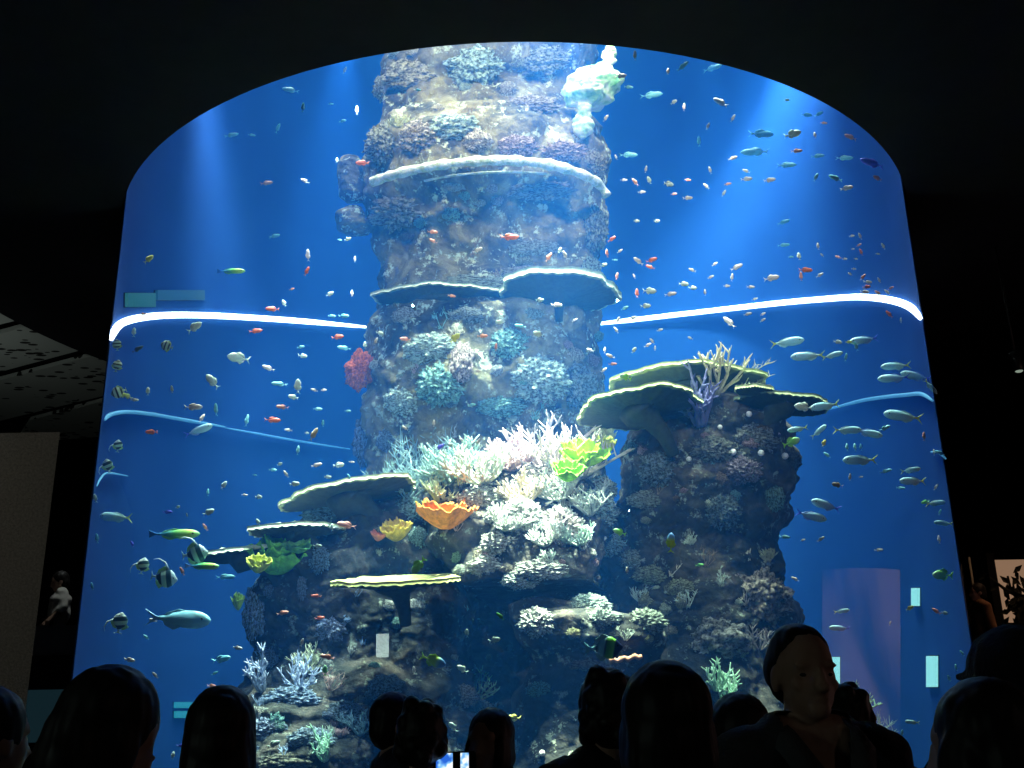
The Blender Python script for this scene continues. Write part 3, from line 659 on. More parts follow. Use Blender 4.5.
# staghorns
k = 0
for a in [
 (545, 470, 56, (.95, .82, .84, 1), 1, 'tall white staghorn coral above the spotlit patch'),
 (578, 478, 52, (.95, .88, .7, 1), 1, 'white staghorn coral right of the tallest, nearest the green leafy coral'),
 (512, 470, 38, (.9, .66, .66, 1), 5, 'pink tinted staghorn coral left of the tallest'),
 (560, 500, 40, WH, 5, 'bushy white staghorn in the heart of the spotlight'),
 (525, 505, 36, (.95, .82, .6, 1), 5, 'bushy cream staghorn left of the heart of the spotlight'),
 (590, 515, 34, WH, 1, 'white staghorn leaning right off the mound'),
 (480, 484, 46, (.8, .85, .7, 1), 5, 'yellowish green staghorn thicket at the left of the mound'),
 (452, 482, 48, (.55, .78, .7, 1), 5, 'teal green staghorn thicket near the column foot'),
 (425, 488, 50, (.45, .68, .68, 1), 3, 'wispy teal staghorn at the left of the thicket'),
 (408, 500, 40, (.45, .65, .68, 1), 3, 'small wispy teal coral over the large left plate'),
 (440, 502, 34, (.7, .75, .45, 1), 5, 'olive yellow staghorn above the orange leaf coral'),
 (505, 530, 30, WH, 5, 'white staghorn at the lower left of the spotlit patch'),
 (545, 545, 30, WH, 5, 'white staghorn at the bottom of the spotlit patch'),
 (578, 545, 28, (.7, .9, .75, 1), 5, 'white staghorn at the lower right of the spotlit patch'),
 (603, 445, 26, (.7, .72, .35, 1), 5, 'yellow green bushy coral beneath the broad dark plate'),
 (590, 420, 18, (.8, .8, .6, 1), 0, 'small twiggy coral left of the broad dark plate'),
 (300, 690, 30, (.6, .72, .95, 1), 0, 'pale blue staghorn branching at the lower left'),
 (262, 690, 34, (.55, .65, .85, 1), 2, 'bluish forked staghorn furthest left on the ledge'),
 (310, 672, 26, (.65, .7, .5, 1), 0, 'green brown staghorn right of the pale blue one'),
 (325, 760, 28, (.55, .9, .7, 1), 2, 'mint staghorn at the very bottom left'),
 (360, 735, 24, (.35, .55, .6, 1), 0, 'dim teal staghorn left of the watching couple'),
 (476, 700, 26, (.75, 1, .5, 1), 0, 'bright green and cream sprig above the phone screens'),
 (488, 722, 18, WH, 5, 'small white branching coral right of the cream sprig'),
 ]: staghorn(*a, up=(random.uniform(-.3, .3), -.6, 1))
staghorn(728, 705, 34, (.6, .95, .7, 1), 2, 'mint green staghorn coral left of the balding man', Y=7.6)
staghorn(716, 690, 26, (.55, .85, .65, 1), 2, 'smaller mint staghorn just behind the left mint one', Y=7.8)
staghorn(742, 712, 24, (.6, .9, .6, 1), 4, 'low mint staghorn touching the balding man\'s shoulder line', Y=7.5)
staghorn(845, 716, 34, (.3, .62, .4, 1), 5, 'dim green bushy coral right of the balding man', Y=8.2)
staghorn(868, 748, 30, (.3, .55, .5, 1), 3, 'faint teal twiggy coral at the foot of the reef on the right', Y=8.2)
staghorn(760, 650, 22, (.45, .4, .38, 1), 0, 'small brown twigs on the boulder left of the balding man', Y=7.9)
staghorn(715, 395, 44, TAN, 0, 'tan staghorn crest on top of the right outcrop', (.15, -.2, 1), 8.4)
staghorn(742, 392, 30, (.5, .5, .3, 1), 3, 'thin twiggy coral behind the tan staghorn crest', (.3, 0, 1), 8.4)
staghorn(665, 385, 16, (.6, .65, .4, 1), 3, 'short twigs growing on the topmost table coral', (0, 0, 1), 8.5)
staghorn(700, 425, 46, PURP, 2, 'purple blue staghorn in front of the outcrop top', (-.02, -.7, 1), 7.6)
staghorn(688, 392, 20, BLACKISH, 4, 'black stubby coral silhouetted on the topmost plate, left one', (0, 0, 1), 8.1)
staghorn(703, 390, 26, BLACKISH, 4, 'black stubby coral silhouetted on the topmost plate, right one', (0, 0, 1), 8.1)
staghorn(690, 415, 30, (.45, .38, .4, 1), 2, 'mauve knobbly coral beside the purple staghorn', (-.5, -.8, .4), 7.8)
# leafy corals
def leaf_coral(x, y, w, h, col, label, name='leaf_coral', Y=8, ruffle=9, cup=.5, layers=2, tiltx=-20):
    p, _ = hit(x, y, Y); p = p - ray(x, y).normalized() * (.75 if x > 560 else .12)
    root = empty(name, p); r = pxm(p, w / 2); hh = pxm(p, h)
    m = noisy('leaf_' + name + str(col[0]), [(.35, tuple(c * .55 for c in col)), (.6, col)], 18, 5, bump=.4, bscale=30)
    for L in range(layers):
        rr = r * (1 - .3 * L); mb = MB(); rows = []; nt = 120; seedv = x * .1 + L * 9
        for i in range(13):
            t = i / 12; row = []
            for kk in range(nt):
                th = 2 * PI * kk / nt
                q = rr * (.15 + .85 * t) * (1 + .12 * math.sin(3 * th + seedv))
                cv = Vector((math.cos(th), math.sin(th), seedv)); q *= 1 + .35 * noise.noise(cv * 1.7) * t + .12 * noise.noise(cv * 5) * t
                z = hh * (cup * t * t + .3 * t) + hh * (.22 * noise.noise(cv * ruffle * .45) + .16 * noise.noise(cv * ruffle * 1.3)) * t * t + L * hh * .18
                row.append(Vector((q * math.cos(th), q * math.sin(th) * .8, z - hh * .4)))
            rows.append(row)
        mb.grid(rows, closed=True)
        o = mb.build('frond', m, root); sm = o.modifiers.new('s', 'SOLIDIFY'); sm.thickness = r * .05; sm.offset = 0
    root.rotation_euler = (math.radians(tiltx), math.radians(random.uniform(-12, 12)), 0)
    return tag(root, label, 'coral')
leaf_coral(445, 518, 60, 26, (.95, .33, .06), 'bright orange cup-shaped leaf coral left of the spotlit patch', ruffle=7, tiltx=14)
leaf_coral(432, 510, 30, 12, (.9, .65, .08), 'golden leaf coral resting at the rim of the orange one', ruffle=8, tiltx=14)
leaf_coral(396, 533, 30, 20, (.9, .8, .08), 'yellow ruffled coral left of the orange cup coral', ruffle=6, tiltx=30)
leaf_coral(378, 537, 16, 10, (.75, .25, .15), 'small reddish coral left of the yellow ruffled one', ruffle=6, tiltx=30, layers=1)
leaf_coral(582, 458, 50, 22, (.45, .8, .05), 'lime green leafy coral beneath the broad dark plate', ruffle=7, tiltx=40)
leaf_coral(568, 474, 34, 18, (.3, .85, .08), 'vivid green leaf coral in front of the lime leafy coral', ruffle=5, tiltx=40)
leaf_coral(604, 448, 22, 18, (.6, .65, .1), 'olive gold leafy coral right of the lime one', ruffle=6, tiltx=30)
leaf_coral(276, 561, 54, 34, (.3, 1, .4), 'green and white curly coral below the dark narrow plate', ruffle=5, tiltx=36, layers=3, Y=7.9)
leaf_coral(258, 566, 24, 18, (.6, .95, .7), 'pale mint curl at the left end of the green curly coral', ruffle=4, tiltx=40, Y=7.9)
leaf_coral(298, 548, 30, 12, (.2, .55, .12), 'dark green fold trailing right from the curly coral', ruffle=4, tiltx=30, Y=7.9)
leaf_coral(238, 604, 13, 16, (.5, .75, .1), 'small yellow green ruffle at the left edge of the slope', ruffle=6, tiltx=30, Y=8.2)
# orange sponge
def sponge(x, y, w, h, col, label):
    p, _ = hit(x, y, 9.8); p -= ray(x, y).normalized() * .15; me = CUSH[2].copy(); me.materials.clear()
    me.materials.append(noisy('orange_sponge', [(.35, (.3, .04, .01)), (.6, (.9, .2, .02))], 6, bump=.6)); o = bpy.data.objects.new('orange_sponge', me); COL.objects.link(o)
    s = pxm(p, w / 2); o.location = p; o.scale = (s, s, pxm(p, h / 2)); o.rotation_euler = (0, .35, .3); return tag(o, label, 'sponge')
sponge(362, 370, 30, 38, None, 'orange sponge on the left edge of the column')
def rod(x0, y0, x1, y1, r, m, label, name, Y=7.4, cat='sponge'):
    a = at(x0, y0, Y); b = at(x1, y1, Y); mb = MB(); n = 9; P = [a.lerp(b, i / n) + Vector((0, 0, .01 * math.sin(i * 2.1))) for i in range(n + 1)]
    mb.tube(P, [r * (1 + .25 * math.sin(i * 2.7)) for i in range(n + 1)], 10); return tag(mb.build(name, m), label, cat)
rod(610, 661, 642, 656, .018, noisy('finger_sponge', [(.3, (.5, .2, .1)), (.7, (.8, .4, .25))], 20), 'thin orange finger sponge beneath the striped angelfish', 'finger_sponge')
M_ball = noisy('anemone_white', [(.3, (.8, .82, .8)), (.7, (1, 1, 1))], 30, objcol=True)
bm = bmesh.new(); bmesh.ops.create_icosphere(bm, subdivisions=3, radius=1)
for v in bm.verts: v.co *= 1 + .12 * noise.noise(v.co * 4)
me_ball = bpy.data.meshes.new('anemone'); bm.to_mesh(me_ball); bm.free(); me_ball.materials.append(M_ball)
for x, y, r, lb in [(733, 452, 3.4, 'white round anemone on the outcrop, leftmost of three in a row'), (761, 453, 3.2, 'white round anemone on the outcrop, middle of three in a row'), (785, 456, 3.4, 'white round anemone at the right tip of the outcrop'),
                (689, 459, 2.6, 'small pale green anemone on the left face of the outcrop'), (749, 414, 3, 'pale anemone just under the pointed table coral'), (720, 427, 2.4, 'tiny pale anemone below the purple staghorn'), (542, 753, 3, 'small white anemone on the cave floor')]:
    p, _ = hit(x, y, 8); p -= ray(x, y).normalized() * .03; o = bpy.data.objects.new('anemone', me_ball); COL.objects.link(o); s = pxm(p, r); o.scale = (s, s, s); o.location = p
    o.color = (1, 1, 1, 1); tag(o, lb, 'anemone')
# small corals dotted over the rock, each placed where the photograph shows a fleck of growth
rc = random.Random(23); PAL = [('pale green', (.75, .9, .75, 1)), ('teal', (.4, .75, .68, 1)), ('cream', (.9, .82, .62, 1)), ('white', (.9, .93, .88, 1)), ('olive', (.5, .52, .28, 1)), ('rosy', (.75, .5, .48, 1)), ('bluish', (.45, .6, .85, 1)), ('brown', (.42, .3, .18, 1))]
ZONE = [((380, 225, 600, 285), 8, 'in the shaded waist of the column', [0, 1, 4, 7, 2]), ((375, 320, 600, 440), 26, 'on the lower column', [0, 1, 3, 5, 0, 1, 2]), ((385, 50, 590, 150), 18, 'at the column top', [2, 4, 7, 0, 2]),
        ((430, 440, 610, 585), 26, 'in the spotlit thicket', [3, 2, 0, 5, 3, 1]), ((630, 430, 785, 520), 20, 'on the upper outcrop', [0, 4, 5, 7, 1]), ((600, 520, 780, 640), 20, 'on the lower outcrop', [4, 0, 1, 4, 2]),
        ((250, 590, 440, 690), 18, 'on the lower left slope', [6, 6, 1, 7, 3]), ((240, 690, 380, 768), 16, 'on the bottom left ledge', [6, 6, 0, 1, 3, 5]), ((450, 600, 680, 700), 14, 'in the dark cave', [0, 1, 4, 0]), ((700, 560, 800, 660), 8, 'at the outcrop foot', [7, 2, 4])]
SM = {}
for (x0, y0, x1, y1), n_, zn, pal in ZONE:
    for _ in range(n_):
        x, y = rc.uniform(x0, x1), rc.uniform(y0, y1); d = ray(x, y); h = BV.ray_cast(EYE, d.normalized())
        if h[0] is None: continue
        ci = rc.choice(pal); cn, cc = PAL[ci]; v = rc.uniform(.7, 1.1); cc = tuple(min(1, q * v) for q in cc[:3]) + (1,)
        if rc.random() < .45: o = staghorn(x, y, rc.uniform(9, 18), cc, rc.choice([1, 3, 5, 2]), '', (h[1].x * .8, h[1].y * .8 - .3, .7)); kd = 'branching coral'
        else: w_ = rc.uniform(8, 22); o = cushion(x, y, w_, w_ * rc.uniform(.5, 1), cc, rc.choice([0, 1, 3, 4]), ''); kd = 'lumpy coral'
        SM.setdefault((f'small {cn} {kd}', zn), []).append((x, o))
for (lb_, zn), its in SM.items():
    its.sort(key=lambda q: q[0]); nn = len(its)
    for i, (x, o) in enumerate(its):
        wd = '' if nn == 1 else (', leftmost of such' if i == 0 else ', rightmost of such' if i == nn - 1 else ', %s from the left of such' % ['', 'second', 'third', 'fourth', 'fifth', 'sixth', 'seventh', 'eighth'][i])
        tag(o, f'{lb_}{wd} {zn}', 'coral', 'small corals ' + zn)
# ------------------------------------------------------------------ fish
def body_rows(L, H, T, prof=None, n=16, m_=12):
    """closed loft along x from tail base (-.5L) to snout (.5L)"""
    rows = []
    prof = prof or [(0, .12), (.12, .2), (.3, .62), (.5, .95), (.65, 1), (.8, .82), (.92, .5), (.98, .22), (1, .04)]
    for i in range(n + 1):
        t = i / n
        for k in range(len(prof) - 1):
            if prof[k][0] <= t <= prof[k + 1][0]: break
        a, b = prof[k], prof[k + 1]; u = (t - a[0]) / (b[0] - a[0]); u = u * u * (3 - 2 * u) if k not in (0, len(prof) - 2) else u
        h = lerp(a[1], b[1], u); x = (-.36 + .86 * t) * L
        rows.append([Vector((x, T / 2 * h**.9 * math.cos(2 * PI * j / m_), H / 2 * h * math.sin(2 * PI * j / m_))) for j in range(m_)])
    return rows
def add_body(mb, L, H, T, prof=None, n=16, m_=12):
    b0 = mb.grid(body_rows(L, H, T, prof, n, m_), closed=True)
    mb.f.append(tuple(b0 + k for k in range(m_))[::-1]); mb.f.append(tuple(b0 + n * m_ + k for k in range(m_)))
def tail_shape(L, H, fork=.5, tl=.2):
    return [(-.34 * L, .07 * H), (-.42 * L, .12 * H), (-(.36 + tl) * L, .5 * H), (-(.36 + tl * (1 - fork)) * L, 0), (-(.36 + tl) * L, -.5 * H), (-.42 * L, -.12 * H), (-.34 * L, -.07 * H)]
def dorsal_shape(L, H, hgt=.25, x0=.22, x1=-.3): return [(x0 * L, .42 * H), ((x0 * .5 + x1 * .5) * L, (.45 + hgt) * H), (x1 * .8 * L, (.22 + hgt) * H), (x1 * L, .14 * H), (-.05 * L, .3 * H)]
def anal_shape(L, H, hgt=.2): return [(.02 * L, -.42 * H), (-.12 * L, -(.42 + hgt) * H), (-.27 * L, -(.2 + hgt * .8) * H), (-.3 * L, -.12 * H), (-.1 * L, -.3 * H)]
M_fish = noisy('fish_skin', [(.3, (.7, .7, .7)), (.7, (1, 1, 1))], 4, 2, rough=.4, objcol=True, spec=.5)
def tiny(name, H, T, fork=.5, tailH=.9, dorsal=.25):
    mb = MB(); add_body(mb, 1, H, T, None, 10, 8); mb.slab(tail_shape(1, H * tailH, fork), .03); mb.slab(dorsal_shape(1, H, dorsal), .02); mb.slab(anal_shape(1, H), .02)
    me = bpy.data.meshes.new(name); me.from_pydata([tuple(v) for v in mb.v], [], mb.f); me.polygons.foreach_set('use_smooth', [True] * len(me.polygons)); me.materials.append(M_fish); return me
TINY = {'a': ('anthias', tiny('anthias', .31, .14)), 'c': ('chromis', tiny('chromis', .42, .16)), 'l': ('slender_fish', tiny('slender_fish', .26, .13, .6))}
def stripe_mat(name, stops, axis='X', lo=-.5, hi=.5, rough=.4, skew=0):
    """colour along the fish's length or height: the fish's own markings"""
    if name in MATS: return MATS[name]
    mt = mat(name, rough=rough, spec=.5); n, l, b = nodes(mt); tc = n.new('ShaderNodeTexCoord'); se = n.new('ShaderNodeSeparateXYZ'); l.new(tc.outputs['Object'], se.inputs[0])
    mr = n.new('ShaderNodeMapRange'); mr.inputs['From Min'].default_value = lo; mr.inputs['From Max'].default_value = hi
    src = se.outputs[axis]
    if skew:
        a = n.new('ShaderNodeMath'); a.operation = 'MULTIPLY_ADD'; l.new(se.outputs['Z'], a.inputs[0]); a.inputs[1].default_value = skew; l.new(src, a.inputs[2]); src = a.outputs[0]
    l.new(src, mr.inputs['Value']); r = ramp(n, stops); l.new(mr.outputs[0], r.inputs['Fac']); l.new(r.outputs['Color'], b.inputs['Base Color']); return mt
M_eye = mat('fish_eye', (.01, .01, .01), .2)
def big(name, H, T, bodym, tailm, finm, fork=.5, tailH=.9, dorsal=.25, prof=None, extra=None, tl=.2):
    mb = MB(); add_body(mb, 1, H, T, prof, 22, 16); o = mb.build(name, bodym)
    mb = MB(); mb.slab(tail_shape(1, H * tailH, fork, tl), .02); mb.build('tail_fin', tailm, o, smooth=False)
    mb = MB(); mb.slab(dorsal_shape(1, H, dorsal), .015); mb.build('dorsal_fin', finm, o, smooth=False)
    mb = MB(); mb.slab(anal_shape(1, H), .015); mb.build('anal_fin', finm, o, smooth=False)
    for s in (-1, 1):
        mb = MB(); c = Vector((.36, s * T * .34, H * .1)); mb.tube([c - Vector((0, s * .01, 0)), c + Vector((0, s * .012, 0))], [.022, .018], 10); mb.build('eye', M_eye, o)
    if extra: extra(o)
    return o
def cm(name, c): return mat(name, c, .4, spec=.5)
def streamer(o):
    mb = MB(); mb.tube([Vector((.12, 0, .33)), Vector((-.05, 0, .58)), Vector((-.3, 0, .68)), Vector((-.5, 0, .62))], [.035, .03, .018, .005], 8); mb.build('fin_streamer', cm('streamer_white', (.8, .95, .95)), o)
BANNER = [(0, (.7, .9, .95)), (.14, (.75, .9, .95)), (.16, (.03, .08, .12)), (.34, (.03, .08, .12)), (.37, (.6, .9, .75)), (.55, (.7, .95, .7)), (.58, (.03, .1, .12)), (.76, (.03, .1, .12)), (.79, (.75, .95, .95)), (1, (.75, .95, .95))]
deep = [(0, .12), (.12, .25), (.3, .75), (.5, 1), (.65, 1), (.8, .75), (.92, .35), (.98, .18), (1, .06)]
long_ = [(0, .22), (.12, .35), (.3, .75), (.5, .98), (.65, 1), (.8, .9), (.92, .62), (.98, .3), (1, .06)]
BIG = {
 'banner': ('bannerfish', 'black-banded yellow-green fish', lambda: big('bannerfish', .68, .18, stripe_mat('banner_skin', BANNER, lo=-.42, hi=.5, skew=.25), cm('banner_tail', (.6, .85, .8)), cm('banner_fin', (.5, .85, .35)), .15, .55, .2, deep, streamer, .12)),
 'fus': ('fusilier', 'slim yellow-tailed fish', lambda: big('fusilier', .27, .15, stripe_mat('fusilier_skin', [(0, (.6, .75, .2)), (.25, (.45, .75, .75)), (.6, (.4, .8, .95)), (1, (.5, .85, .9))]), cm('fusilier_tail', (.75, .85, .15)), cm('fusilier_fin', (.45, .8, .8)), .6, 1.1, .1, long_)),
 'fusb': ('fusilier', 'slim blue-tailed fish', lambda: big('blue_fusilier', .27, .15, stripe_mat('fusilier_skin_blue', [(0, (.1, .2, .85)), (.3, (.35, .65, .95)), (1, (.5, .85, .9))]), cm('fusilier_tail_blue', (.1, .15, .9)), cm('fusilier_fin_blue', (.3, .5, .95)), .6, 1.0, .1, long_)),
 'wrasse': ('wrasse', 'long bright green fish', lambda: big('wrasse', .2, .13, stripe_mat('wrasse_skin', [(0, (.05, .25, .8)), (.3, (.1, .5, .6)), (.5, (.25, .8, .2)), (.8, (.6, .9, .15)), (1, (.3, .8, .3))]), cm('wrasse_tail', (.08, .35, .85)), cm('wrasse_fin', (.3, .8, .3)), .1, .8, .12, long_)),
 'whale': ('unicornfish', 'large pale blue fish', lambda: big('unicornfish', .3, .16, stripe_mat('unicorn_skin', [(0, (.3, .8, 1)), (.4, (.4, .9, 1)), (1, (.4, .9, 1))], axis='Z', lo=-.15, hi=.15), cm('unicorn_tail', (.35, .7, .95)), cm('unicorn_fin', (.4, .8, .95)), .6, .95, .1, long_, None, .24)),
 'yb': ('surgeonfish', 'lime-yellow blue-headed fish', lambda: big('surgeonfish', .42, .16, stripe_mat('yb_skin', [(0, (.6, .85, .02)), (.55, (.65, .9, .05)), (.75, (.2, .5, .8)), (1, (.15, .35, .8))]), cm('yb_tail', (.6, .85, .05)), cm('yb_fin', (.5, .8, .05)), .3, .8, .2)),
 'angel': ('angelfish', 'striped blue angelfish with green patch', lambda: big('angelfish', .62, .18, stripe_mat('angel_skin', [(0, (.35, .7, .75)), (.12, (.35, .75, .8)), (.2, (.01, .05, .1)), (.3, (.3, .65, .7)), (.42, (.3, .65, .7)), (.46, (.01, .04, .06)), (.52, (.1, .4, .05)), (.72, (.3, .85, .1)), (.76, (.01, .03, .1)), (1, (.02, .04, .15))], lo=-.42, hi=.5, skew=-.25), cm('angel_tail', (.3, .7, .75)), cm('angel_fin', (.4, .75, .8)), .1, .6, .2, deep)),
 'green': ('green_fish', 'leaf green fish', lambda: big('green_fish', .42, .16, stripe_mat('green_skin', [(0, (.3, .8, .15)), (.6, (.3, .85, .2)), (1, (.55, .9, .6))]), cm('green_tail', (.35, .8, .1)), cm('green_fin', (.3, .75, .15)), .2, .9, .3)),
 'butter': ('butterflyfish', 'round dark-barred fish', lambda: big('butterflyfish', .72, .17, stripe_mat('butter_skin', [(0, (.6, .7, .3)), (.2, (.7, .8, .5)), (.24, (.05, .07, .05)), (.32, (.05, .07, .05)), (.36, (.7, .8, .5)), (.5, (.7, .8, .5)), (.54, (.05, .07, .05)), (.62, (.05, .07, .05)), (.66, (.7, .8, .55)), (.8, (.7, .8, .55)), (.84, (.05, .06, .05)), (1, (.6, .7, .5))], lo=-.42, hi=.5), cm('butter_tail', (.6, .7, .3)), cm('butter_fin', (.6, .75, .3)), .05, .5, .15, deep, None, .1)),
}
BIGP = {}
CTINY = {'o': ('orange-pink', (1, .45, .34, 1)), 'r': ('red', (1, .25, .15, 1)), 'w': ('white', (1, .95, .88, 1)), 'p': ('pale green', (.75, .95, .82, 1)), 'b': ('cyan', (.3, .85, .95, 1)), 'v': ('violet blue', (.15, .15, .9, 1)), 'y': ('yellow', (.85, .85, .2, 1)), 'd': ('brown', (.35, .28, .15, 1)), 'g': ('green', (.25, .8, .2, 1)), 'n': ('dark', (.03, .05, .06, 1))}
REG = [(0, 0, 360, 200, "near the tank's upper left rim"), (0, 200, 360, 318, 'above the left light band'), (0, 318, 200, 405, 'below the left light band'), (0, 405, 235, 505, 'near the faint left seam'),
 (200, 318, 372, 410, 'left of the orange sponge'), (230, 410, 372, 505, 'over the large left plate'), (0, 505, 232, 596, 'left of the leftmost table coral'), (0, 596, 232, 770, 'at the lower left of the tank'), (225, 500, 470, 770, 'before the lower left reef'),
 (360, 0, 603, 320, 'before the upper column'), (360, 320, 603, 500, 'before the lower column'), (470, 500, 760, 770, 'before the dark cave'),
 (600, 0, 700, 140, 'by the bright crag'), (700, 0, 960, 150, 'near the upper right rim'), (600, 140, 700, 230, 'right of the foam band'), (700, 150, 960, 230, 'high up at the right'),
 (600, 230, 700, 325, 'right of the thick column plate'), (700, 230, 798, 330, 'above the staghorn crest'), (798, 230, 960, 330, 'over the right light band'), (600, 325, 770, 400, 'between column and outcrop top'),
 (770, 325, 960, 402, 'under the right light band'), (770, 402, 1000, 466, 'right of the pointed plate'), (770, 466, 1000, 560, "right of the outcrop's flank"), (770, 560, 1024, 770, 'by the rosy reflection')]
def region(x, y):
    for a, b, c, d, nm in REG:
        if a <= x < c and b <= y < d: return nm
    return 'in the open water'
FISH = []
def place(o, x, y, L, ang, f, yaw):
    a, b = chord(x, y); t = a + f * (b - a); d = ray(x, y); h = BV.ray_cast(EYE, d.normalized())
    if h[0] is not None: t = min(t, (h[0] - EYE).length / d.length - .55)
    t = max(t, a + .05); p = EYE + d * t; s = L * t / FPX
    r = math.radians(ang); X = RT * math.cos(r) + UP * math.sin(r)
    Z = UP - X * UP.dot(X)
    if Z.length < .35: Z = -RT * (1 if math.sin(r) > 0 else -1)
    Z.normalize(); Yv = Z.cross(X).normalized(); mm = Matrix((X, Yv, Z)).transposed() @ Matrix.Rotation(math.radians(yaw), 3, 'Z')
    o.matrix_world = Matrix.Translation(p) @ mm.to_4x4() @ Matrix.Diagonal((s, s, s, 1))
rndf = random.Random(11)
def tf(x, y, L, ang=0, col='w', sp='a', f=None):
    nm, me = TINY[sp]; o = bpy.data.objects.new('small_fish', me); COL.objects.link(o); o.color = CTINY[col][1]
    place(o, x, y, L * .92, ang + rndf.uniform(-8, 8), f if f is not None else rndf.uniform(.03, .14), rndf.uniform(-25, 25))
    size = 'tiny' if L < 8 else 'small' if L < 16 else 'mid-sized'
    shape = 'slender fish' if sp == 'l' else 'fish'
    FISH.append((o, x, y, f'{size} {CTINY[col][0]} {shape}', 'small free-swimming reef fish'))
def bf(x, y, L, ang, sp, f=.08, extra=''):
    nm, lb, fn = BIG[sp]
    if sp not in BIGP: BIGP[sp] = fn(); o = BIGP[sp]
    else: o = copy_tree(BIGP[sp])
    place(o, x, y, L, ang, f, rndf.uniform(-12, 12)); FISH.append((o, x, y, lb, 'larger reef fish'))
# species by photograph: x, y, length in px, heading, kind
for a in [(195, 554, 27, 8, 'banner'), (164, 578, 27, -10, 'banner'), (143, 566, 17, 70, 'banner'), (120, 623, 22, 70, 'banner'),
          (181, 619, 60, -3, 'whale', .08), (176, 534, 48, 0, 'wrasse'), (203, 566, 34, 0, 'wrasse'), (232, 271, 27, 0, 'wrasse', .3),
          (434, 661, 26, -22, 'yb'), (671, 542, 19, 85, 'yb', .05), (605, 648, 36, 5, 'angel', .05), (418, 566, 19, 230, 'green', .05), (619, 532, 13, 160, 'green'), (625, 377, 12, 160, 'green'), (325, 670, 10, 90, 'green'),
          (167, 346, 14, 160, 'butter', .2), (119, 392, 16, 200, 'butter', .3), (117, 366, 13, 70, 'butter', .3), (117, 345, 12, 100, 'butter', .3), (118, 446, 13, 80, 'banner', .4), (108, 466, 15, 110, 'banner', .3),
          (788, 342, 32, 8, 'fus', .2), (863, 340, 28, 188, 'fusb', .2), (807, 356, 32, 184, 'fus', .15), (833, 355, 20, 15, 'fus', .15), (895, 366, 28, 184, 'fus', .2), (893, 378, 30, 184, 'fusb', .2), (915, 376, 30, 168, 'fusb', .2), (931, 387, 18, -50, 'fus', .2),
          (824, 406, 30, 188, 'fus', .15), (902, 416, 38, 172, 'fus', .15), (848, 430, 28, 0, 'fus', .15), (869, 433, 28, -12, 'fusb', .15), (859, 460, 34, 180, 'fus', .15), (819, 431, 19, 40, 'fus', .2), (911, 470, 19, 10, 'fus', .2), (912, 481, 28, 178, 'fus', .2),
          (825, 505, 32, 162, 'fusb', .15), (812, 516, 32, -15, 'fusb', .15), (936, 503, 20, 5, 'fus', .2), (943, 523, 18, 175, 'fus', .3), (842, 611, 15, 10, 'fus', .2), (839, 628, 20, 180, 'fusb', .2), (115, 517, 34, 178, 'fus', .3), (199, 430, 28, 20, 'fusb', .25),
          (797, 429, 20, 190, 'fus', .1), (792, 442, 18, 20, 'green', .1), (912, 722, 14, 175, 'fus', .1), (942, 575, 22, 175, 'green', .4)]: bf(*a)
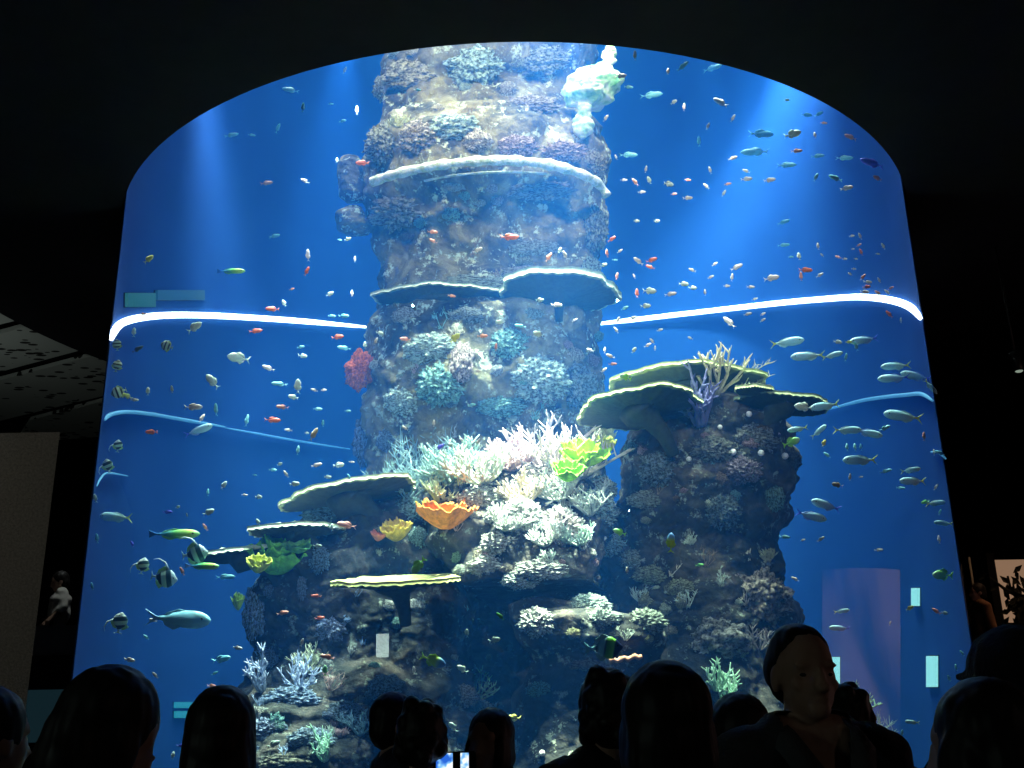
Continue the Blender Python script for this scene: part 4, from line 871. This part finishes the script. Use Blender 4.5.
TF = '''635,55,10,85,w 621,76,15,10,w 629,87,10,0,b 652,95,24,0,b,.5 668,71,9,80,w 683,66,15,35,b 713,68,20,20,b,.4 674,102,8,30,p 684,107,9,80,w 720,102,18,150,w 733,118,9,60,w 708,126,8,60,w 699,141,11,100,b,.4 762,134,30,5,b,.5 754,152,30,175,b,.5
793,134,18,5,p 797,151,12,0,o 787,165,20,5,b,.4 733,158,11,20,w 710,170,9,120,w 688,180,8,0,o 669,184,12,0,p 706,186,9,130,w 746,171,9,150,w 747,179,13,0,w 728,184,8,10,o 770,180,14,5,w 616,157,6,120,w 629,155,20,0,b,.5 646,169,8,70,w 624,180,8,0,w
635,182,11,130,o 649,180,9,120,p 606,118,9,60,w 787,100,6,0,p 642,192,9,0,w 674,194,7,0,o 688,198,12,15,w 724,193,8,60,w 637,221,7,0,p 657,221,7,0,p 692,270,9,160,w 715,264,8,30,w 711,277,8,20,w 737,267,14,20,w 732,277,9,70,w 751,287,9,0,w
727,286,8,0,w 772,278,18,5,w 684,284,11,0,p 693,288,9,0,p 705,292,7,90,w 650,291,15,0,p 637,293,11,90,r 671,294,13,15,w 646,306,11,0,p 755,299,7,10,w 652,260,13,15,r 638,261,13,150,w 650,267,10,150,r 634,276,6,110,w 617,276,9,70,o
612,239,10,30,r 620,251,7,40,w 607,253,9,110,o 615,260,6,0,b 604,265,8,10,p 729,322,17,140,w 763,320,7,30,w 748,314,9,10,w 784,222,14,20,b,.5 784,245,13,0,b,.5 625,308,9,30,b 850,137,14,160,o,.3 877,178,12,160,o 847,188,14,10,w 845,158,18,0,b,.4
871,163,28,165,v,.3 824,123,7,0,o 816,177,10,60,b 835,178,17,160,b 815,135,8,90,w 818,156,14,0,b,.4 807,115,12,0,b,.5 819,114,10,20,b,.5 852,236,7,10,w 860,236,8,110,w 818,246,8,100,w 859,245,6,30,o 853,249,5,0,w 861,252,8,110,r 883,246,8,110,w
878,254,5,0,w 838,257,7,150,o 845,259,6,0,w 856,259,5,0,w 822,255,5,140,w 791,257,6,0,b 799,256,9,90,p 806,270,15,5,r 801,276,10,100,o 820,275,9,30,w 854,269,6,0,w 850,274,6,150,w 863,277,9,40,o 868,282,9,0,w 867,287,11,10,r 865,292,11,0,w
879,280,7,120,w 878,293,9,150,o 887,292,8,130,w 891,288,7,30,o 889,314,10,130,r 901,320,6,90,w 763,314,7,20,w 838,342,9,0,p 849,342,7,0,y 856,346,11,110,b 846,357,9,90,b 913,377,13,0,v 803,407,20,175,p 885,428,14,30,b 824,443,9,60,y 827,455,9,140,b
847,447,9,80,b 855,447,9,90,b 861,447,8,95,b 924,436,10,90,o 940,453,14,165,b 886,471,13,20,b 901,488,9,0,b 837,485,15,170,d 850,477,8,80,w 861,477,5,0,w 785,537,11,5,b 803,540,6,20,w 821,539,9,40,w 925,502,12,190,g 936,487,8,60,w 939,539,9,90,w
940,512,7,70,b 879,550,9,10,w 795,579,9,150,w 910,608,9,30,y 936,611,11,150,o 945,613,8,0,p 890,623,5,60,w 902,733,8,80,b 962,653,7,120,b 956,667,7,100,b 949,678,9,120,b 934,452,7,80,w
149,259,12,40,y 195,327,18,40,p 256,331,14,15,r 272,309,15,175,r 143,314,7,0,o 134,332,10,85,p,.3 238,358,24,170,p,.2 138,349,13,30,n 275,236,14,0,b,.5 308,255,13,90,w 307,271,11,60,r 292,289,6,20,o 330,294,9,20,p 352,293,8,95,w 284,303,9,120,p
338,337,15,5,r 348,239,8,10,p 340,240,5,0,b 303,356,10,0,p 301,347,9,10,b 344,348,15,175,b,.2 365,345,8,100,p 376,341,9,70,w 380,333,8,0,p 405,339,12,175,o 268,368,14,165,w 332,316,9,0,b 344,316,12,0,b 355,259,7,90,w 127,396,11,150,y 148,391,9,90,p
172,389,9,85,w 135,400,9,0,w 212,381,19,130,p,.15 194,407,20,5,w 202,418,11,60,w 216,409,14,80,b 247,420,14,85,b,.3 151,432,14,175,r 224,485,10,60,p 208,492,8,90,b 245,495,7,0,w 259,497,9,0,p 255,475,5,0,b 95,498,10,100,p,.3 178,507,6,20,p
279,384,17,170,b 298,386,16,85,p 293,397,11,165,p 314,390,8,165,w 324,390,7,0,w 282,407,13,172,o 318,409,10,0,b 273,420,17,0,r 288,430,9,165,w 323,423,8,85,b 307,433,5,0,p 314,434,16,60,d 298,450,10,85,b 317,465,12,20,w 280,464,7,20,p 273,470,9,0,b
286,474,9,130,w 339,465,12,0,p 352,462,6,0,w 328,477,8,0,p 295,484,11,0,p 349,477,8,120,b 434,423,8,90,w 440,447,12,30,v 348,411,7,0,b 97,538,11,90,b,.3 132,544,8,120,v 205,527,9,120,o 209,512,13,20,p 187,515,5,90,w 168,512,13,0,v 182,571,10,110,o
92,586,9,100,b,.3 153,620,9,165,w 146,637,8,140,b 258,522,8,110,p 226,577,20,0,b,.4 346,525,21,165,o 332,527,8,100,p 316,596,11,165,r 283,613,13,5,o 320,618,11,5,r 318,546,9,0,p 302,642,10,60,w 238,648,11,0,w 222,659,25,10,b,.2 215,673,8,30,b
212,686,12,0,o 204,697,13,10,g 130,660,13,5,w 155,675,9,130,w 182,746,13,0,v 173,755,8,80,p 274,744,14,25,p 327,657,16,160,o 467,633,9,90,p 495,640,13,10,p 462,669,14,150,p 414,670,9,100,w 453,727,14,130,p 500,616,11,140,g
510,237,20,4,r 478,250,12,20,w 549,257,13,60,o 565,255,11,120,w 362,163,16,178,r 305,181,10,150,w 455,338,15,35,y 557,305,13,0,w 433,232,12,0,o 433,241,10,150,o 483,336,12,0,o 496,347,9,90,o 478,371,9,0,w 613,364,9,0,o 610,356,10,165,w 604,370,8,30,w
634,350,8,60,p 648,345,9,20,w 652,341,8,140,w 655,348,6,90,w 605,350,7,90,w 640,372,7,20,w 290,90,18,170,b,.4 303,107,10,80,b 278,128,11,60,b,.5 232,135,15,20,b,.5 252,135,8,0,b,.5 267,183,13,10,o,.5 345,70,8,60,w 357,110,10,100,w 331,104,6,0,b 343,121,9,0,b
476,95,9,90,w 337,160,6,80,p 418,90,7,0,b 616,330,8,120,w 660,330,7,20,w 690,338,7,160,w 633,318,9,20,w 452,296,9,0,o 405,428,8,140,w 520,326,13,170,b 538,334,12,160,p 500,322,10,170,p 618,320,9,60,w 575,320,7,20,w 560,250,7,60,p 472,405,9,10,b
540,300,9,10,p 590,350,8,160,w 450,445,8,20,p 462,440,7,150,w 478,442,9,60,w 513,718,16,165,y 627,570,8,90,w 692,645,6,90,w 700,565,9,10,g'''
for tok in TF.split():  # faint cyan ones near the top rim are surface ripple reflections built as fish
    q = tok.split(','); x, y, L, an = map(float, q[:4]); col = q[4]; f = float(q[5]) if len(q) > 5 else None
    sp = 'c' if col in 'py' else 'l' if (col in 'bv' and L > 12) else 'a'
    tf(x, y, L, an, col, sp, f)
ORD = ['leftmost', 'second from the left', 'third from the left', 'fourth from the left', 'fifth from the left', 'sixth from the left', 'seventh from the left', 'eighth from the left', 'ninth from the left', 'tenth from the left', 'eleventh from the left', 'twelfth from the left', 'thirteenth from the left', 'fourteenth from the left']
buck = {}
for it in FISH: buck.setdefault((it[3], region(it[1], it[2])), []).append(it)
for (lb, rg), its in buck.items():
    its.sort(key=lambda q: q[1])
    for i, (o, x, y, _, g) in enumerate(its):
        if len(its) == 1: s = f'{lb} {rg}'
        else:
            od = ORD[i] if i < len(its) - 1 or i == 0 else 'rightmost'
            s = f'{lb}, {od} of those {rg}'
        tag(o, s, 'fish', g)
# phone held up between the couple and the dark-haired person
ph = at(455, 762, 3.86); root = empty('smartphone', ph); bm = bmesh.new(); box_bm(bm, (-.075, -.005, -.036), (.075, .005, .036), .004); bm_obj('case', bm, mat('phone_black', (.01, .01, .01), .3), root)
sm = mat('phone_screen', (0, 0, 0), .2); n, l, b = nodes(sm); tc = n.new('ShaderNodeTexCoord'); nz = n.new('ShaderNodeTexNoise'); nz.inputs['Scale'].default_value = 22; l.new(tc.outputs['Object'], nz.inputs['Vector'])
r = ramp(n, [(.42, (.02, .12, .6)), (.5, (.2, .5, .9)), (.56, (.9, .95, 1))]); l.new(nz.outputs['Fac'], r.inputs['Fac']); l.new(r.outputs['Color'], b.inputs['Emission Color']); b.inputs['Emission Strength'].default_value = 1.2
bm = bmesh.new(); box_bm(bm, (-.068, -.0065, -.031), (-.008, -.005, .031)); bm_obj('screen', bm, sm, root); bm = bmesh.new(); box_bm(bm, (.02, -.0065, -.031), (.05, -.005, .031)); bm_obj('screen', bm, sm, root)
tag(root, 'phone with a bright blue and white picture on its screen, held up among the heads', 'phone')
# ------------------------------------------------------------------ left balcony and far visitor, right window
M_grey = noisy('parapet_grey', [(.3, (.10, .11, .14)), (.7, (.14, .15, .18))], 6)
a = at(24, 626, 11.6); b = at(24, 656, 11.6)
tag(box('balcony_parapet', (a.x - 2, 11.6, b.z), (-4.1, 11.75, a.z), M_grey), 'grey balcony parapet in the gap between concrete wall and tank', 'parapet')
tag(box('balcony_deck', (a.x - 2, 11.55, 0), (-4.3, 14.5, b.z), M_dark), kind='structure')
person(63, 580, 12.4, 120, 'distant visitor in a white shirt on the balcony at the left', 'short', shirt=(.75, .72, .66), z0=b.z + .02, group='distant visitors', nod=15)
a = at(28, 690, 11.2); b = at(64, 742, 11.2)
lb = empty('light_box', ((a.x + b.x) / 2, 11.25, 0)); o = box('face', (a.x, 11.2, b.z), (b.x, 11.3, a.z), mat('teal_panel', (.02, .05, .07), emit=(.03, .09, .12), es=.15), lb); o.location = -lb.location
o = box('cabinet', (a.x, 11.22, 0), (b.x, 11.5, b.z), M_dark, lb); o.location = -lb.location
tag(lb, 'dim teal backlit panel low behind the left crowd', 'light box')
# right: window with foliage and a pale post
Yr = 15.0; a = at(993, 560, Yr); b = at(1060, 622, Yr)
wroot = empty('window_1', ((a.x + b.x) / 2, Yr, b.z)); wroot['kind'] = 'structure'
o = box('pane', (a.x, Yr, b.z), (b.x + .5, Yr + .05, a.z), mat('lit_window', (.1, .06, .04), emit=(.55, .33, .2), es=.42), wroot); o.location = (-wroot.location.x, -wroot.location.y, -wroot.location.z)
bm = bmesh.new(); box_bm(bm, (a.x - .12, Yr - .05, b.z - .1), (a.x, Yr + .1, a.z + .1)); box_bm(bm, (a.x, Yr - .05, b.z - .1), (b.x + .5, Yr + .1, b.z)); o = bm_obj('window_frame', bm, M_dark, wroot); o.location = (-wroot.location.x, -wroot.location.y, -wroot.location.z)
a2 = at(976, 555, 14.6); b2 = at(990, 660, 14.6)
mb = MB(); cxx = (a2.x + b2.x) / 2; mb.tube([Vector((cxx, 14.8, 0)), Vector((cxx, 14.8, a2.z))], [(b2.x - a2.x) / 2] * 2, 24); tag(mb.build('pillar', noisy('pale_post', [(.3, (.25, .25, .2)), (.7, (.35, .34, .28))], 6)), 'pale round post beside the lit window at the right', 'post')
M_leafd = noisy('dark_foliage', [(.3, (.01, .014, .01)), (.7, (.03, .035, .02))], 10)
mb = MB(); rr = random.Random(5); base = at(1040, 640, 14.2)
for i in range(9):
    tip = at(rr.uniform(996, 1050), rr.uniform(556, 600), 14.2); P = [base.lerp(tip, t / 6) + Vector((.12 * math.sin(t * 1.3 + i), 0, .1 * math.sin(t * .9 + i * 2))) for t in range(7)]; mb.tube(P, [.06 * (1 - t / 8) for t in range(7)], 8)
    for _ in range(14):
        c = P[rr.randint(2, 6)] + Vector((rr.uniform(-.2, .2), rr.uniform(-.1, .1), rr.uniform(-.15, .15))); u = Vector((rr.uniform(-1, 1), rr.uniform(-.3, .3), rr.uniform(-1, 1))).normalized() * .09; w_ = u.cross(Vector((0, 1, 0))) * .45
        k0 = len(mb.v); mb.v += [c - u, c + w_, c + u, c - w_ , c + Vector((0, .02, 0))]; mb.f += [(k0, k0 + 1, k0 + 4), (k0 + 1, k0 + 2, k0 + 4), (k0 + 2, k0 + 3, k0 + 4), (k0 + 3, k0, k0 + 4)]
mb.tube([base + Vector((0, 0, -base.z)), base], [.09, .06], 8)
tag(mb.build('indoor_tree', M_leafd, smooth=False), 'dark leafy tree silhouetted against the lit window at the right', 'tree')
pz = at(985, 585, 13.6)
person(976, 582, 13.6, 90, 'distant visitor lit orange beside the right edge of the tank', 'short', shirt=(.30, .16, .09), z0=max(pz.z - 1.75, 0), group='distant visitors')
tag(box('balcony_deck_right', (pz.x - .1, 13.2, 0), (pz.x + 2.8, 14.1, max(pz.z - 1.75, .1) - .001), M_dark), kind='structure')
lp = at(1019, 371, 9.5)
mb = MB(); mb.tube([lp, lp + Vector((0, .02, .2))], [.045, .06], 14); lr = empty('spot_lamp', lp); o = mb.build('lamp_housing', mat('lamp_housing', (.02, .02, .02), .4), lr); o.location = -lp
mb = MB(); mb.tube([lp - Vector((0, .002, .01)), lp - Vector((0, .002, 0))], [.03, .038], 14); o = mb.build('lens', mat('lamp_glow', (.3, .3, .3), emit=(.6, .75, .6), es=.35), lr); o.location = -lp
mb = MB(); mb.tube([lp + Vector((0, .02, .2)), Vector((lp.x, lp.y + .02, 6.6 if (lp - AX).xy.length > 6.1 else TOPZ))], [.01, .01], 6); o = mb.build('stem', mat('lamp_housing', (.02, .02, .02)), lr); o.location = -lp
tag(lr, 'small ceiling spot lamp glowing faintly at the right edge', 'lamp')
# ------------------------------------------------------------------ lit signs seen through the tank, and two glowing plates for reflections
M_sign = mat('sign_cyan', (.05, .1, .1), emit=(.3, .85, .9), es=.9)
def sign(x0, y0, x1, y1, Y, m, label):
    P = [on_wall(x, y, R - .06) for x, y in ((x0, y0), (x1, y0), (x1, y1), (x0, y1))]; c = sum(P, Vector()) / 4; root = empty('sign_or_reflection', c)
    out = Vector((c.x - AX.x, c.y - AX.y, 0)).normalized(); mb = MB(); mb.v = [q - c for q in P] + [q - c + out * .03 for q in P]
    mb.f = [(0, 1, 2, 3), (7, 6, 5, 4)] + [(k, k + 4, (k + 1) % 4 + 4, (k + 1) % 4) for k in range(4)]; mb.build('face', m, root, smooth=False)
    mb = MB(); mb.v = [(q - c) * 1.06 + out * .031 for q in P] + [(q - c) * 1.06 + out * .06 for q in P]
    mb.f = [(0, 1, 2, 3), (7, 6, 5, 4)] + [(k, k + 4, (k + 1) % 4 + 4, (k + 1) % 4) for k in range(4)]; mb.build('backing', M_dark, root, smooth=False)
    tag(root, label, 'sign', 'lit signs seen through the tank')
sign(926, 656, 935, 687, 16, M_sign, 'tall pale cyan lit sign seen through the lower right of the tank')
sign(911, 588, 917, 606, 16, M_sign, 'short pale cyan lit sign above the tall one, through the tank')
sign(829, 657, 838, 690, 16, M_sign, 'slim cyan lit sign beside the balding man\'s head')
M_strip = mat('strip_teal', (.02, .08, .1), emit=(.03, .4, .55), es=.55)
sign(176, 702, 201, 708, 16, M_strip, 'upper of two flat teal lit strips at the lower left, through the tank')
sign(176, 711, 201, 718, 16, M_strip, 'lower of two flat teal lit strips at the lower left, through the tank')
M_reflection = mat('reflection_teal', (.05, .1, .1), emit=(.02, .4, .5), es=.2)  # reflection above the water, given its own glow on a plate
sign(128, 293, 156, 307, 15.5, M_reflection, 'flat teal reflection glowing above the left end of the light band')
sign(158, 290, 205, 300, 16, mat('reflection_teal2', (.05, .1, .1), emit=(.02, .2, .45), es=.25), 'fainter long teal reflection right of the other, above the left light band')
# ------------------------------------------------------------------ backlit boards behind the viewers, mirrored in the glass
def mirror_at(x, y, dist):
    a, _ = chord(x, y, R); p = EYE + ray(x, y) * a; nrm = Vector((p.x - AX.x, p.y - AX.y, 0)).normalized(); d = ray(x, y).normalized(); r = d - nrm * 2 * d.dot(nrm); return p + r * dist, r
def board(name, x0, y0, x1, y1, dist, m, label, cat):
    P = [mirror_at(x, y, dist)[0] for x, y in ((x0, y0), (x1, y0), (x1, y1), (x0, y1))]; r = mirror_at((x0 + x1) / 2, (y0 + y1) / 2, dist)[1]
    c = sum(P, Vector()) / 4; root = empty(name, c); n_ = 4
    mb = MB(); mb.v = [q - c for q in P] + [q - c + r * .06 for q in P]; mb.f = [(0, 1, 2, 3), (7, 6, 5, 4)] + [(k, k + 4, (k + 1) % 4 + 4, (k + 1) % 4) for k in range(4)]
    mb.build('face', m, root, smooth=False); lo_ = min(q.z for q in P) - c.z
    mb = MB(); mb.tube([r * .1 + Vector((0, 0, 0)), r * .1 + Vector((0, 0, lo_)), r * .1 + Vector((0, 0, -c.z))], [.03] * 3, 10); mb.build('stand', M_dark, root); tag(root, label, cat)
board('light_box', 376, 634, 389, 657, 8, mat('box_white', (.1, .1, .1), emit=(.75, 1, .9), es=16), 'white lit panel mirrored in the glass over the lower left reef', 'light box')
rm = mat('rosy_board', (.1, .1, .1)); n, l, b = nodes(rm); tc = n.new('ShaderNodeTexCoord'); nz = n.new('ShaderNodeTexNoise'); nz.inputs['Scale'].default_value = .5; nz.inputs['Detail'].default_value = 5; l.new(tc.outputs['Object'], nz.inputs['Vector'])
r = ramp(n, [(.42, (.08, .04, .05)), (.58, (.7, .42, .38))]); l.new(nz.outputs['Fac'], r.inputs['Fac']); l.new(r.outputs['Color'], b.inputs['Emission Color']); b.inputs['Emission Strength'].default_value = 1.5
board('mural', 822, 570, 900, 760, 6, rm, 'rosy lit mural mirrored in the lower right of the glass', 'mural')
# ------------------------------------------------------------------ lights
def aim(o, tgt): o.rotation_euler = (Vector(tgt) - o.location).to_track_quat('-Z', 'Y').to_euler()
def area(name, loc, tgt, size, power, col, spread=180, shape='DISK'):
    d = bpy.data.lights.new(name, 'AREA'); d.shape = shape; d.size = size; d.energy = power; d.color = col; d.spread = math.radians(spread); o = bpy.data.objects.new(name, d); COL.objects.link(o); o.location = loc; aim(o, tgt); return o
def spot(name, loc, tgt, power, col, ang, blend=.5, size=.1):
    d = bpy.data.lights.new(name, 'SPOT'); d.energy = power; d.color = col; d.spot_size = math.radians(ang); d.spot_blend = blend; d.shadow_soft_size = size; o = bpy.data.objects.new(name, d); COL.objects.link(o); o.location = loc; aim(o, tgt); return o
area('tank_canopy_light', (AX.x, AX.y, 12.0), (AX.x, AX.y, 0), 7.0, 480, (.88, .96, 1), 42)
area('tank_front_fill', (AX.x, 7.2, 11.9), (AX.x, 8.6, 3.0), 1.0, 110, (1, .95, .82), 60)  # unseen lamp added to brighten the reef's front faces
for sx_ in (-1, 1): spot('column_fill', (AX.x + sx_ * 1.6, 6.45, 8.6), (AX.x + sx_ * .2, 9.6, 7.7), 620, (1, .88, .6), 62, .8, .15)  # unseen pair added to light the upper column from the front
spot('reef_fill', (AX.x, 6.5, 11.9), (AX.x - .2, 8.3, 2.3), 10000, (.9, 1, .95), 30, .5, .3)  # added fill for the lower front of the reef
for sx_ in (-1, 1): spot('fish_fill', (AX.x + sx_ * 2.2, 7.6, 11.9), (AX.x + sx_ * 2.0, 7.6, 2), 5000, (.85, 1, 1), 26, .9, .3)  # added out of view to brighten fish near the glass
spot('coral_spot', (.6, 6.5, 11.6), hit(540, 515)[0], 46000, (1, .97, .9), 12, .7)
spot('cave_fill', (.5, 6.3, 6.6), hit(585, 612)[0], 1500, (.8, 1, .95), 22, .8, .05)  # added to lift corals that the overhang leaves dark
spot('outcrop_fill', (1.6, 6.5, 6.6), hit(665, 560)[0], 420, (.9, 1, .8), 34, .9, .05)  # unseen fill added for the outcrop's olive corals
spot('ledge_fill', (-1.2, 6.4, 6.6), hit(290, 690)[0], 1500, (.62, .85, 1), 36, .9, .05)  # added bluish fill on the lower left corals
spot('crag_spot', (1.8, 7.6, 11.8), at(598, 80, 9.3), 3000, (1, 1, .7), 10, .6)
spot('right_beam', at(830, -60, 10.5), on_wall(780, 230), 52000, (.6, .85, 1), 58, 1.0, .3)
spot('left_beam', at(214, -20, 10.5), on_wall(214, 240), 4000, (.6, .8, 1), 26, 1.0, .3)
for sx_ in (-1, 1): spot('front_fill', (sx_ * 2.6, 2.0, 5.9), (AX.x - sx_ * .3, 9.0, 4.3), 520, (.93, 1, 1), 50, .9, .02)  # unseen hall-side lamps added as frontal fill for fish and reef
# weak hall lights
spot('hall_lamp_left', (-7, 5, 6.0), (-6, 10, 2), 80, (1, .93, .8), 90, 1, .2)
area('hall_uplight_left', (-8, 11.5, 4.4), (-8, 12, 6.4), 1.5, 9.0, (.9, 1, .95))
spot('hall_ambient', (5, -3, 4.5), (0.5, 3, 1.5), 16, (1, .85, .75), 80, .8, .03)
spot('balcony_fill', (-4.9, 12.0, 5.6), (-5.4, 12.4, 2), 60, (.9, 1, 1), 80, .6, .1)  # added so the distant white shirt shows
spot('side_fill', (7.6, 12.4, 6.0), (6.6, 13.6, 3), 90, (1, .55, .3), 60, .6, .1)  # added warm fill on the distant orange visitor
W = bpy.data.worlds.new('world'); S.world = W; W.use_nodes = True; W.node_tree.nodes['Background'].inputs[0].default_value = (.02, .03, .05, 1); W.node_tree.nodes['Background'].inputs[1].default_value = .1
# ------------------------------------------------------------------ render look
S.view_settings.view_transform = 'Standard'; S.view_settings.look = 'None'; S.view_settings.gamma = 1; S.view_settings.exposure = 0; S.view_settings.use_curve_mapping = False
S.cycles.use_denoising = True
S.cycles.max_bounces = 6; S.cycles.diffuse_bounces = 2; S.cycles.glossy_bounces = 2; S.cycles.volume_bounces = 2; S.cycles.transparent_max_bounces = 12; S.cycles.sample_clamp_indirect = 3
